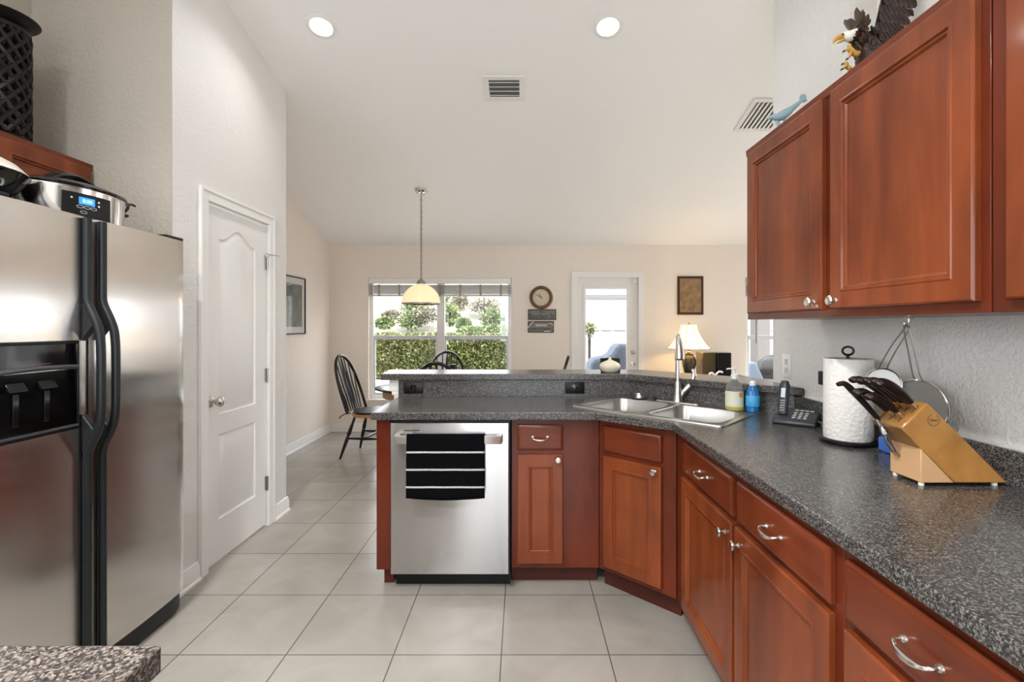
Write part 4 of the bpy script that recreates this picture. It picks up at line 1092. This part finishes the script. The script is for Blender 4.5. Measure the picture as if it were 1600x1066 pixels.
# ------------------------------------------------------------------ ceiling fittings
slope = math.atan(.253)
cans = [(-1.238, 2.987, 'left of the two round recessed lights glowing in the sloped ceiling'), (.534, 2.987, 'right of the two round recessed lights glowing in the sloped ceiling'),
        (-.45, .9, 'added unseen recessed light over the kitchen floor above the camera'),
        (-.9, -1.3, 'added unseen recessed light behind the camera on the fridge side'), (-1.3, .3, 'added unseen recessed light over the left counter above the camera'),
        (2.9, 3.9, 'added unseen recessed light over the family room, near'), (2.9, 1.6, 'added unseen recessed light over the family room, far'), (4.3, 4.4, 'added unseen recessed light near the family room window')]
for x, y, lb in cans:
    z = ceil_z(y); s_ = -slope if y > 0 else slope
    t = thing('recessed_light', lb, 'ceiling light', (x, y, z-.001), 0, 'recessed ceiling lights')
    t.rotation_euler = (s_, 0, 0)
    b = NB(); lathe(b, [(.065,0),(.092,0),(.094,-.003),(.090,-.006),(.068,-.008),(.065,-.004)], seg=40)
    for f in list(b.faces):
        if len(f.verts) > 4: b.faces.remove(f)
    obj('trim_ring', b, M_white, t)
    b = NB(); lathe(b, [(0,-.002),(.0655,-.002),(.0655,-.0045),(0,-.0045)], seg=40); obj('lens', b, emis('can_lens', (1,.98,.95), 8), t)
    lamp_area('lamp_light', (0,0,-.012), .13, CAN_W if y == 2.987 else (26 if x > 1 else (42 if x == -1.3 else 4 if y > 0 else 32)), (1,.985,.965), t)  # cans out of view are added fill with their own stronger wattage
def vent(x0, x1, y0, y1, lb, along='x', n_=5):
    t = thing('ceiling_vent', lb, 'vent', ((x0+x1)/2, (y0+y1)/2, ceil_z((y0+y1)/2)-.001)); t.rotation_euler = (-slope, 0, 0)
    w_, h_ = (x1-x0)/2, (y1-y0)/2/math.cos(slope); fr = .038
    b = NB()
    for a, c, e, g in ((-w_, w_, -h_, -h_+fr), (-w_, w_, h_-fr, h_), (-w_, -w_+fr, -h_+fr, h_-fr), (w_-fr, w_, -h_+fr, h_-fr)): box(b, a, c, e, g, -.008, 0)
    obj('vent_frame', b, M_white, t, bevel=.002)
    b = NB(); box(b, -w_+fr, w_-fr, -h_+fr, h_-fr, -.002, -.0005); obj('vent_opening', b, mat('vent_shadow_grey', (.16,.16,.15), .8), t)
    for k in range(n_):
        b = NB()
        if along == 'x':
            c = -h_+fr+(k+.5)*(2*h_-2*fr)/n_; M = Matrix.Translation((0,c,-.008)) @ Matrix.Rotation(.6, 4, 'X'); box(b, -w_+fr, w_-fr, -.017, .017, -.001, .001, M)
        else:
            c = -w_+fr+(k+.5)*(2*w_-2*fr)/n_; M = Matrix.Translation((c,0,-.010)) @ Matrix.Rotation(-.35, 4, 'Y'); box(b, -.0125, .0125, -h_+fr, h_-fr, -.001, .001, M)
        obj('louver', b, M_white, t)
vent(-.272, .022, 3.38, 3.62, 'small rectangular air vent in the middle of the ceiling', 'x', 4)
vent(1.735, 2.12, 3.60, 3.97, 'square air vent in the ceiling near the right wall', 'y', 9)
t = thing('smoke_detector', 'none', 'detector'); bpy.data.objects.remove(t)

# ------------------------------------------------------------------ pendant lamp
px_, py_ = -1.017, 4.89; zc = ceil_z(py_)
t = thing('pendant_lamp', 'glowing pendant lamp with ribbed glass dome hanging on a chain', 'pendant lamp', (px_, py_, 1.577))
zc -= 1.577
b = NB(); lathe(b, [(0,-.028),(.02,-.028),(.05,-.018),(.064,-.002),(.064,.016),(0,.016)], (0,0,zc-.006), 32, M=None); obj('canopy', b, M_chrome, t)
nl = 30; z0_ = .262; z1_ = zc-.032
for k in range(1):
    b = NB()
    for i in range(nl):
        zc_ = z0_+(z1_-z0_)*(i+.5)/nl; hl = (z1_-z0_)/nl*.66
        ax = Vector((1,0,0)) if i % 2 else Vector((0,1,0))
        tube(b, [Vector((0,0,zc_))+ax*.010*math.cos(a_)+Vector((0,0,hl*math.sin(a_))) for a_ in [2*PI*q/14 for q in range(14)]], .0026, 6, closed=True)
    tube(b, [(.004,.004,z0_-.02),(.006,-.004,(z0_+z1_)/2),(.004,.004,z1_+.01)], .0022, 6)
    obj('chain', b, M_dnickel, t)
b = NB(); lathe(b, [(0,.262),(.012,.262),(.014,.245),(.034,.232),(.042,.214),(.044,.200),(0,.200)], seg=28); obj('socket_cap', b, M_dnickel, t)
M_shade = mat('ribbed_glass_shade', (.60,.50,.36), .25); n, l, p = nodes(M_shade)
p.inputs['Transmission Weight'].default_value = .0
p.inputs['Emission Color'].default_value = (1,.72,.40,1); p.inputs['Emission Strength'].default_value = .36
b = NB(); prof = [(.040,.200)]+[(.188*math.sin(a_), .012+.188*math.cos(a_)) for a_ in [math.radians(q) for q in range(18,91,8)]]+[(.190,.004),(.183,.004)]+[(.181*math.sin(a_), .010+.180*math.cos(a_)) for a_ in [math.radians(q) for q in range(88,12,-8)]]
lathe(b, prof, seg=72); 
for v in b.verts:
    a_ = math.atan2(v.co.y, v.co.x); r_ = math.hypot(v.co.x, v.co.y); k = 1+.008*math.cos(a_*36); v.co.x *= k; v.co.y *= k
obj('glass_shade', b, M_shade, t, ang=60)
b = NB(); lathe(b, [(.184,-.004),(.195,-.003),(.196,.006),(.190,.009),(.184,.006),(.184,-.004)], seg=56); obj('rim_band', b, M_dnickel, t)
b = NB(); ellip(b, (0,0,.09), (.03,.03,.04)); obj('bulb', b, emis('warm_bulb', (1,.85,.6), 12), t)
pl = bpy.data.lights.new('lamp_light', 'POINT'); pl.energy = 16; pl.color = (1,.82,.6); pl.shadow_soft_size = .03
po = bpy.data.objects.new('lamp_light', pl); COL.objects.link(po); po.parent = t; po.location = (0,0,.02)

# ------------------------------------------------------------------ dining set
tx, ty = -.62, 4.92
t = thing('dining_table', 'dark-topped oval dining table partly seen left of the raised bar', 'table', (tx, ty, 0))
b = NB(); lathe(b, [(0,.715),(.97,.715),(1.0,.722),(1.0,.738),(.985,.742),(0,.742)], seg=56, sx=.86, sy=.56); obj('tabletop', b, M_blackwood, t)
b = NB(); lathe(b, [(.90,.64),(.91,.64),(.91,.714),(.90,.714)], seg=56, sx=.86, sy=.56); obj('apron', b, M_honey, t)
b = NB(); lathe(b, [(.16,.0),(.17,.03),(.06,.08),(.05,.35),(.08,.45),(.05,.6),(.14,.714)], seg=24, sx=1.4, sy=1.2); obj('pedestal', b, M_blackwood, t)
def windsor(label):
    t = thing('windsor_chair', label, 'chair', (0,0,0), 0, 'black windsor chairs around the dining table')
    b = NB(); pts = []
    for i in range(36):
        a_ = 2*PI*i/36; r_ = .215*(1+.10*abs(math.cos(a_*1))); pts.append((r_*math.cos(a_)*1.0, .205*math.sin(a_)*(1.02 if math.sin(a_) < 0 else .95)))
    prism(b, pts, .425, .455); obj('seat', b, M_honey, t, bevel=.008)
    b = NB(); prism(b, [(x*.93, y*.93) for x, y in pts], .4555, .475)
    tube(b, bez([(-.17,.15,.462),(-.205,.20,.455),(-.215,.235,.435),(-.22,.25,.41)],4), .006, 6); tube(b, bez([(.17,.15,.462),(.205,.20,.455),(.215,.235,.435),(.22,.25,.41)],4), .006, 6)
    obj('seat_pad', b, M_black, t, bevel=.006)
    def hoop(u):   # u 0..1 across the bow
        a_ = PI*u; x = -.215*math.cos(a_); x = x*(1+.10*math.sin(a_)); h_ = math.sin(a_)**.62
        return Vector((x, .165+.19*h_, .462+.575*h_))
    b = NB(); hp = [hoop(i/40) for i in range(41)]; tube(b, hp, .0155, 10); obj('back_bow', b, M_blackwood, t)
    for k in range(7):
        u = (k+1)/8; base = Vector((-.135+.27*k/6, .185, .470)); x_t = -.185+.37*k/6
        # find the hoop point above
        best = min(range(41), key=lambda i: abs(hp[i].x-x_t) + (0 if hp[i].z > .7 else 9)); top = hp[best]
        b = NB(); mid = base.lerp(top, .5)+Vector((0,.006,0)); tube(b, [base, base.lerp(top,.3), mid, top], [.007,.0095,.010,.006] if k != 3 else [.009,.018,.022,.007], 8); obj('spindle', b, M_blackwood, t)
    feet = {(-1,-1):(-.20,-.20),(1,-1):(.20,-.20),(-1,1):(-.225,.24),(1,1):(.225,.24)}
    legs = {}
    for (sx_, sy_), (fx, fy) in feet.items():
        a0 = Vector((sx_*.14, sy_*.12, .424)); a1 = Vector((fx, fy, .003)); legs[(sx_,sy_)] = (a0, a1); b = NB()
        tube(b, [a0.lerp(a1, u) for u in (0,.08,.16,.3,.42,.46,.5,.6,.8,.97,1)], [.012,.014,.013,.018,.021,.013,.018,.019,.015,.011,.010], 12); obj('leg', b, M_blackwood, t)
    mids = {}
    for sx_ in (-1, 1):
        p0 = legs[(sx_,-1)][0].lerp(legs[(sx_,-1)][1], .52); p1 = legs[(sx_,1)][0].lerp(legs[(sx_,1)][1], .52); mids[sx_] = p0.lerp(p1,.5)
        b = NB(); tube(b, [p0.lerp(p1,u) for u in (0,.25,.5,.75,1)], [.008,.012,.015,.012,.008], 10); obj('stretcher', b, M_blackwood, t)
    b = NB(); tube(b, [mids[-1].lerp(mids[1],u) for u in (0,.25,.5,.75,1)], [.008,.012,.015,.012,.008], 10); obj('stretcher', b, M_blackwood, t)
    return t
ch = windsor('black windsor chair at the left end of the dining table, fully in view')
ch.location = (-1.575, 5.09, 0); ch.rotation_euler = (0,0,math.radians(83))
dup(ch, (-.72, 4.42, 0), PI, 'black windsor chair, the nearer bow of the two above the bar')
dup(ch, (-.90, 5.50, 0), 0, 'black windsor chair farther of the two bows seen against the window')
dup(ch, (.13, 5.02, 0), math.radians(-96), 'black windsor chair seen edge-on right of the window')
t = thing('candle_lantern', 'small dark candle holder on the dining table', 'candle holder', (-.70, 4.92, .7425))
b = NB(); lathe(b, [(0,0),(.05,0),(.045,.012),(.012,.02),(.012,.16),(.03,.17),(.03,.22),(0,.22)], seg=20); obj('holder', b, M_black, t)

# ------------------------------------------------------------------ far wall decor
t = thing('wall_clock', 'round brown wall clock with cream dial above the signs', 'clock', (.2505, 6.199, 1.7195))
b = NB(); lathe(b, [(.105,0),(.148,0),(.150,.010),(.142,.024),(.128,.030),(.116,.026),(.110,.012),(.105,.010)], seg=56, M=RX); obj('clock_frame', b, wood('clock_brown', (.12,.065,.035), (.24,.13,.07), (1,1,1), .4), t)
b = NB(); lathe(b, [(0,.0),(.110,.0),(.110,.010),(0,.0101)], seg=48, M=RX); dial = obj('dial', b, mat('cream_dial', (.58,.50,.37), .5), t)
M_ink = mat('dark_ink', (.03,.025,.02), .6)
for k in range(12):
    a_ = math.radians(30*(k+1)); text('numeral', str(k+1), .024, M_ink, Matrix.Translation((.086*math.sin(a_), -.0106, .086*math.cos(a_))) @ RX, None, .0004).parent = dial
for nm, ang_, L, wd in (('hour_hand', 327, .052, .009), ('minute_hand', 297, .082, .006)):
    b = NB(); box(b, -wd/2, wd/2, -.0135 if nm[0] == 'm' else -.0125, -.0128 if nm[0] == 'm' else -.0118, -.015, L); 
    for v in b.verts: v.co = Matrix.Rotation(math.radians(ang_), 4, 'Y') @ v.co
    obj(nm, b, M_ink, dial)
M_sign = mat('dark_sign', (.06,.054,.046), .6, Specular_IOR_Level=.2); M_sf = mat('sign_field', (.20,.19,.175), .6, Specular_IOR_Level=.2)
t = thing('street_sign', 'dark wooden sign reading Bourbon St. directly under the clock', 'sign', (.2625, 6.199, 1.50), 0, 'wooden signs under the clock')
b = NB(); box(b, -.180, .180, -.016, 0, -.068, .068); bd = obj('board', b, M_sign, t, bevel=.002)
b = NB(); rectloops(b, -.166, .166, -.055, .055, [(0,-.0161),(0,-.0175),(.002,-.018)]); obj('field', b, M_sf, bd)
text('lettering', 'Bourbon St.', .084, M_black, Matrix.Translation((0,-.0190,-.022)) @ RX, None, .0008, sx=.82).parent = bd
text('small_lettering', 'Rue', .034, M_black, Matrix.Translation((0,-.0190,.032)) @ RX, None, .0008, sx=1.3).parent = bd
t = thing('street_sign', 'lower wooden sign with a pale diagonal ribbon and small label', 'sign', (.2465, 6.199, 1.342), 0, 'wooden signs under the clock')
b = NB(); box(b, -.166, .166, -.016, 0, -.072, .072); bd = obj('board', b, M_sign, t, bevel=.002)
b = NB(); rectloops(b, -.152, .152, -.060, .060, [(0,-.0161),(0,-.0175),(.002,-.018)]); obj('field', b, M_sf, bd)
text('lettering', 'French Quarter', .052, M_black, Matrix.Translation((0,-.0190,-.024)) @ RX, None, .0008, sx=.78).parent = bd
M_cream = mat('cream_paint', (.55,.52,.46), .6)
b = NB(); box(b, -.068, .075, -.0200, -.0182, .008, .034); box(b, .045, .120, -.0200, -.0182, -.062, -.048)
vs = box(b, -.055, .055, -.0200, -.0182, -.006, .006, Matrix.Translation((-.128,0,.032)) @ Matrix.Rotation(-.85, 4, 'Y')); box(b, .09, .15, -.0200, -.0182, .038, .046); box(b, .142, .150, -.0200, -.0182, .010, .038); obj('ribbon', b, M_cream, bd)
text('label_lettering', 'New Orleans', .020, M_ink, Matrix.Translation((.0035,-.0204,.021)) @ RX, None, .0002).parent = bd
t = thing('wall_plaque', 'brown framed tan plaque above the table lamp', 'plaque', (2.162, 6.199, 1.745))
b = NB(); rectloops(b, -.166, .166, -.247, .247, [(0,0),(0,-.014),(.004,-.018),(.022,-.018),(.028,-.012)]); obj('frame', b, mat('dark_walnut', (.065,.025,.016), .35), t)
mpq = mat('mottled_gold', (.28,.17,.08), .5); tn = noise(mpq, 14, 5, .6); r_ = ramp(mpq, tn.outputs['Fac'], [(.3,(.16,.095,.045)),(.7,(.36,.23,.11))]); mpq.node_tree.links.new(r_.outputs[0], nodes(mpq)[2].inputs['Base Color'])
b = NB(); box(b, -.135, .135, -.0150, -.0125, -.216, .216); obj('panel', b, mpq, t)
# picture on the left wall
t = thing('framed_picture', 'narrow black-framed picture under glass on the left dining wall', 'picture', (XL+.001, 5.13, 1.575), PI/2)
b = NB(); x0, x1, z0, z1 = -.33, .33, -.312, .312
for a, c, e, g in ((x0,x1,z0,z0+.012),(x0,x1,z1-.012,z1),(x0,x0+.012,z0+.012,z1-.012),(x1-.012,x1,z0+.012,z1-.012)): box(b, a, c, -.022, 0, e, g)
obj('frame', b, M_black, t)
b = NB(); box(b, x0+.012, x1-.012, -.010, -.002, z0+.012, z1-.012); obj('mat_board', b, mat('white_mat', (.70,.69,.67), .6), t)
mart = mat('dark_landscape_print', (.08,.09,.11), .6); tn = noise(mart, 4, 4, .6); r_ = ramp(mart, tn.outputs['Fac'], [(.35,(.03,.035,.05)),(.55,(.12,.15,.12)),(.75,(.28,.28,.30))]); mart.node_tree.links.new(r_.outputs[0], nodes(mart)[2].inputs['Base Color'])
b = NB(); box(b, x0+.07, x1-.07, -.0115, -.0101, z0+.08, z1-.08); obj('print', b, mart, t)
b = NB(); box(b, x0+.0125, x1-.0125, -.0165, -.0150, z0+.0125, z1-.0125); mg = mat('picture_glass', (1,1,1), 0); n, l, p = nodes(mg); n.remove(p)
g = n.new('ShaderNodeBsdfGlossy'); g.inputs['Roughness'].default_value = .01; tr = n.new('ShaderNodeBsdfTransparent'); ms = n.new('ShaderNodeMixShader'); fr_ = n.new('ShaderNodeValue'); fr_.outputs[0].default_value = .10
l.new(fr_.outputs[0], ms.inputs[0]); l.new(tr.outputs[0], ms.inputs[1]); l.new(g.outputs[0], ms.inputs[2]); l.new(ms.outputs[0], n['Material Output'].inputs[0])
obj('glazing', b, mg, t)

# ------------------------------------------------------------------ family room desk and lamp
t = thing('console_table', 'dark console table under the plaque, mostly hidden by the bar', 'table', (2.2, 5.85, 0))
b = NB(); box(b, -.55, .55, -.25, .25, .71, .74); obj('tabletop', b, M_blackwood, t, bevel=.003)
for sx_ in (-1,1):
    for sy_ in (-1,1):
        b = NB(); box(b, sx_*.51-.025, sx_*.51+.025, sy_*.21-.025, sy_*.21+.025, 0, .7095); obj('leg', b, M_blackwood, t)
t = thing('table_lamp', 'lit table lamp with flared cream shade and dark urn base', 'lamp', (2.01, 5.80, .741))
b = NB(); lathe(b, [(0,0),(.055,0),(.055,.015),(.045,.03),(.062,.075),(.078,.14),(.082,.19),(.070,.235),(.048,.262),(.052,.272),(.052,.28),(.020,.29),(0,.29)], seg=32)
mu = mat('bronze_urn', (.06,.05,.03), .25, .3); obj('urn_base', b, mu, t, ang=50)
b = NB(); lathe(b, [(.018,.29),(.026,.30),(.015,.312),(.020,.325),(.012,.335),(.007,.34),(.007,.62),(.012,.63),(.006,.65),(0,.66)], seg=16); obj('stem', b, M_brass, t)
M_sh = mat('lit_cream_shade', (.80,.68,.45), .8); nodes(M_sh)[2].inputs['Emission Color'].default_value = (1,.72,.36,1); nodes(M_sh)[2].inputs['Emission Strength'].default_value = .85
b = NB(); prof = []
for i in range(13):
    u = i/12; prof.append((.092+.152*(u**1.55), .625-.285*u))
prof2 = [(r_-.003, z_) for r_, z_ in prof[::-1]]
lathe(b, prof+prof2, seg=48)
for f in [f for f in b.faces if len(f.verts) > 4]: b.faces.remove(f)
obj('lamp_shade', b, M_sh, t, ang=60)
b = NB()
for k in range(8):
    a_ = 2*PI*k/8+.2; tube(b, [((r_+.002)*math.cos(a_), (r_+.002)*math.sin(a_), z_) for r_, z_ in prof], .0028, 6)
tube(b, [(.245*math.cos(2*PI*k/40), .245*math.sin(2*PI*k/40), .340) for k in range(40)], .004, 6, closed=True)
obj('shade_piping', b, mat('brown_piping', (.25,.18,.10), .6), t)
b = NB(); ellip(b, (0,0,.46), (.03,.03,.045)); obj('bulb', b, emis('table_bulb', (1,.75,.45), 10), t)
pl = bpy.data.lights.new('lamp_light', 'POINT'); pl.energy = 10; pl.color = (1,.66,.32); pl.shadow_soft_size = .04
po = bpy.data.objects.new('lamp_light', pl); COL.objects.link(po); po.parent = t; po.location = (0.0,-.0,.46)
# speaker cabinet and small items
t = thing('black_speaker_box', 'gloss black box with a lighter left side beside the table lamp', 'speaker', (2.29, 5.78, .741))
b = NB(); box(b, .0, .165, -.13, .13, 0, .300); obj('front_box', b, M_blackg, t, bevel=.006)
b = NB(); box(b, -.160, -.002, -.10, .13, 0, .300); obj('side_box', b, mat('brown_gloss', (.06,.045,.02), .15), t, bevel=.006)
b = NB(); tube(b, bez([(2.17,5.60,.745),(2.18,5.60,.80),(2.215,5.60,.805),(2.235,5.60,.765),(2.25,5.60,.79),(2.29,5.60,.825),(2.33,5.60,.815)],5), .011, 8); tag(obj('charging_cable', b, M_white), 'white curled cable on the console table', 'cable')

# ------------------------------------------------------------------ outdoors
M_gr = mat('pale_patio', (.5,.66,.58), .8); tn = noise(M_gr, 6, 4); r_ = ramp(M_gr, tn.outputs['Fac'], [(.3,(.40,.36,.31)),(.7,(.52,.48,.43))]); M_gr.node_tree.links.new(r_.outputs[0], nodes(M_gr)[2].inputs['Base Color'])
b = NB(); box(b, -8, 12, 6.42, 14.5, -.2, -.05); struct('ground_patio', b, M_gr)
M_bank = mat('sandy_bank', (.66,.58,.48), .9); tn = noise(M_bank, 1.6, 6, .7); r_ = ramp(M_bank, tn.outputs['Fac'], [(.35,(.075,.075,.035)),(.47,(.14,.125,.10)),(.7,(.19,.17,.15))]); M_bank.node_tree.links.new(r_.outputs[0], nodes(M_bank)[2].inputs['Base Color'])
b = NB(); prism(b, [(14.0,-.3),(14.5,.2),(17,.9),(20,2.0),(26,4.2),(27,-.3)], -16, 1.0, 'x'); struct('ground_bank', b, M_bank)
rl = random.Random(11)
def leaves(bm, c, r, n_, size, shell=True):
    c = Vector(c)
    for _ in range(n_):
        v = Vector((rl.gauss(0,1), rl.gauss(0,1), rl.gauss(0,1))).normalized()
        k = rl.uniform(.75,1.05) if shell else rl.uniform(0,1)**.5
        p = c+Vector((v.x*r[0], v.y*r[1], v.z*r[2]))*k
        leaf(bm, p, size*rl.uniform(.6,1.3), v)
def leaf(bm, p, s, v):
    d = (v+Vector((rl.uniform(-1,1), rl.uniform(-1,1), rl.uniform(-.6,1)))*.9).normalized(); q = d.cross(Vector((rl.uniform(-1,1), rl.uniform(-1,1), rl.uniform(-1,1)))).normalized()
    e = d.cross(q)*.12*s
    a = bm.verts.new(p-d*s*.5); b_ = bm.verts.new(p+q*s*.28+e); c_ = bm.verts.new(p+d*s*.5); d_ = bm.verts.new(p-q*s*.28+e)
    bm.faces.new((a, b_, c_)); bm.faces.new((a, c_, d_))
def leafmat(name, c1, c2, sc_=6):
    m = mat(name, c1, .45); tn = noise(m, sc_, 3, .6); r_ = ramp(m, tn.outputs['Fac'], [(.35, c1), (.65, c2)]); m.node_tree.links.new(r_.outputs[0], nodes(m)[2].inputs['Base Color'])
    return m
M_leaf = leafmat('hedge_leaf', (.016,.028,.006), (.19,.21,.065), 9); M_leaf2 = leafmat('shrub_leaf', (.045,.085,.02), (.17,.21,.08), 4); M_leaf3 = leafmat('dry_shrub_leaf', (.10,.095,.06), (.24,.22,.17), 4)
t = thing('clipped_hedge', 'dense clipped green hedge filling the lower half of the dining window', 'hedge', (-2.1, 13.0, -.05))
b = NB()
for _ in range(17000):
    u = rl.random()
    x = rl.uniform(-3.85, -.38)
    if u < .72: p = Vector((x, 12.62+rl.uniform(-.09,.1), rl.uniform(0.0,1.12))); v = Vector((0,-1,.2))
    else: p = Vector((x, rl.uniform(12.6,13.3), 1.10+rl.uniform(-.07,.07))); v = Vector((0,-.2,1))
    leaf(b, p, rl.uniform(.045,.105), v)
obj('foliage', b, M_leaf, t, True, ang=180, recalc=False)
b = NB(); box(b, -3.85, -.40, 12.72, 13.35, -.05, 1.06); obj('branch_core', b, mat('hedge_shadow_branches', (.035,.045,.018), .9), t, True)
shr = [(600,505,17,.30,.22,2,'small green shrub at the left edge of the dining window'),(610,492,19,.30,.18,3,'dry shrub high on the bank at the left'),(650,478,20,.55,.35,2,'bright green bush upper left on the bank'),(643,500,17.6,.42,.40,2,'leafy green bush behind the hedge, left pane'),
       (665,492,17.5,.45,.35,3,'pale twiggy bush beside the leafy one'),(703,492,16.5,.30,.40,2,'spiky green plant just right of the window mullion'),(724,506,16,.22,.20,2,'green clump lower right of the spiky plant'),(718,470,20,.3,.35,3,'thin dry shrub high on the bank, right pane'),
       (757,478,19,.55,.35,3,'wide dry shrub on the bank, right pane'),(770,498,17,.4,.4,2,'green shrub near the right window edge'),(740,517,15,.45,.14,2,'low green growth just above the hedge'),(775,516,15,.4,.16,2,'low leafy growth at the right end of the hedge'),(684,470,21,.5,.35,2,'distant green bush behind the mullion')]
for (sx_, sy_, Y_, rx_, rz_, kind, lb) in shr:
    c = at(sx_, sy_, Y_); t = thing('wild_shrub', lb, 'shrub', (c.x, c.y, c.z-rz_), 0, 'shrubs on the sandy bank')
    b = NB(); leaves(b, c, (rx_*1.25, rx_*.7, rz_), 620, .13, False); obj('foliage', b, M_leaf2 if kind == 2 else M_leaf3, t, True, recalc=False)
    b = NB()
    for k in range(5): tube(b, [(c.x, c.y, c.z-rz_-.02), (c.x+rl.uniform(-.5,.5)*rx_, c.y+rl.uniform(-.3,.3)*rx_, c.z+rz_*rl.uniform(0,.7))], [.02,.006], 5)
    obj('stems', b, mat('stem_brown', (.12,.09,.06), .8), t, True)
# white boundary wall and spiky plant through the patio door
M_stucco = mat('white_stucco', (.20,.20,.197), .8)
b = NB(); box(b, .9, 12, 12.0, 12.15, -.05, 1.25); box(b, .88, 12, 11.97, 12.18, 1.2505, 1.30); tag(obj('boundary_wall', b, M_stucco), 'low white boundary wall seen through the patio door', 'wall')
b = NB(); box(b, 1.4, 12, 15.0, 17.0, -.3, 4.5); tag(obj('neighbouring_house', b, M_stucco), 'plain white house wall far behind the boundary wall', 'house')
t = thing('yucca_plant', 'spiky bare-leaved plant right of centre in the patio door glass', 'plant', (2.45, 11.0, -.05)); b = NB()
c = at(984, 548, 11.0)
for k in range(13):
    a_ = math.radians(50+k*12); L = rl.uniform(.5,.95); e = c+Vector((math.cos(a_)*L, rl.uniform(-.3,.3), math.sin(a_)*L)); tube(b, [c, c.lerp(e,.5)+Vector((0,0,.04)), e], [.016,.013,.003], 4, flat=.4)
obj('blades', b, mat('grey_green_blade', (.26,.32,.28), .5), t, True)
b = NB(); tube(b, [(c.x, c.y, -.05), tuple(c)], .05, 8); obj('trunk', b, mat('yucca_trunk', (.25,.2,.14), .9), t, True)
c = at(921, 515, 11.2); t = thing('potted_shrub', 'small green shrub at the left of the patio door glass', 'shrub', (c.x, c.y, c.z-.2)); b = NB(); leaves(b, c, (.14,.14,.17), 260, .08, False); obj('foliage', b, M_leaf, t, True, recalc=False)
b = NB(); tube(b, [(c.x, c.y, -.05), tuple(c)], .03, 8); obj('stem', b, M_black, t, True)
# covered grill
M_cover = mat('blue_grey_cover', (.035,.048,.072), .75); tn = noise(M_cover, 9, 3); bump(M_cover, tn.outputs['Fac'], .4, .03)
t = thing('covered_grill', 'barbecue grill under a blue-grey fabric cover on the patio', 'grill', (1.45, 7.7, -.05))
b = NB()
Yg0, Yg1 = 7.45, 8.0
prof = [(1.02,-.04),(1.04,.55),(1.07,.76),(1.12,.84),(1.32,.87),(1.40,.92),(1.46,1.02),(1.52,1.07),(1.86,1.07),(1.92,1.02),(1.94,.6),(1.96,-.04)]
prism(b, prof, Yg0, Yg1, 'y'); obj('fabric_cover', b, M_cover, t, True, bevel=.05, ang=60)
# things seen through the family room window
b = NB(); box(b, 4.45, 4.68, 9.1, 9.4, -.05, 3.0); tag(obj('porch_column', b, mat('grey_stucco', (.10,.09,.088), .8)), 'grey porch column seen through the right window', 'column')
b = NB()
for (a, c, e, g) in ((3.95,4.0,-.05,3.0),(5.0,5.05,-.05,3.0),(6.2,6.25,-.05,3.0),(4.0,6.2,.60,.66)): box(b, a, c, 8.9, 8.95, e, g)
tag(obj('screen_enclosure', b, M_white), 'white aluminium screen enclosure posts outside the right window', 'enclosure')
t = thing('kettle_grill', 'round grill under a glossy black cover outside the right window', 'grill', (4.25, 8.0, -.05))
b = NB(); lathe(b, [(.20,.0),(.24,.25),(.30,.55),(.345,.66),(.345,.70),(.30,.82),(.18,.90),(.05,.935),(0,.94)], seg=28)
for v in b.verts:
    a_ = math.atan2(v.co.y, v.co.x); k = 1+.05*math.sin(a_*7+v.co.z*5); v.co.x *= k; v.co.y *= k
mk = mat('black_vinyl', (.010,.010,.011), .3, Specular_IOR_Level=.3); obj('vinyl_cover', b, mk, t, ang=60)
t = thing('patio_lounger', 'pale blue cushioned patio chair outside the right window', 'chair', (3.7, 7.7, -.05)); b = NB(); prism(b, [(3.50,.40),(3.52,.78),(3.62,.80),(3.78,.45),(3.9,.40),(3.9,.32),(3.5,.32)], 7.45, 8.0, 'y'); obj('cushion', b, mat('pale_blue_fabric', (.13,.17,.24), .8), t, True, bevel=.03)
for sx_ in (3.54, 3.86):
    for sy_ in (7.5, 7.95):
        b = NB(); box(b, sx_-.02, sx_+.02, sy_-.02, sy_+.02, -.05, .32); obj('leg', b, M_white, t, True)
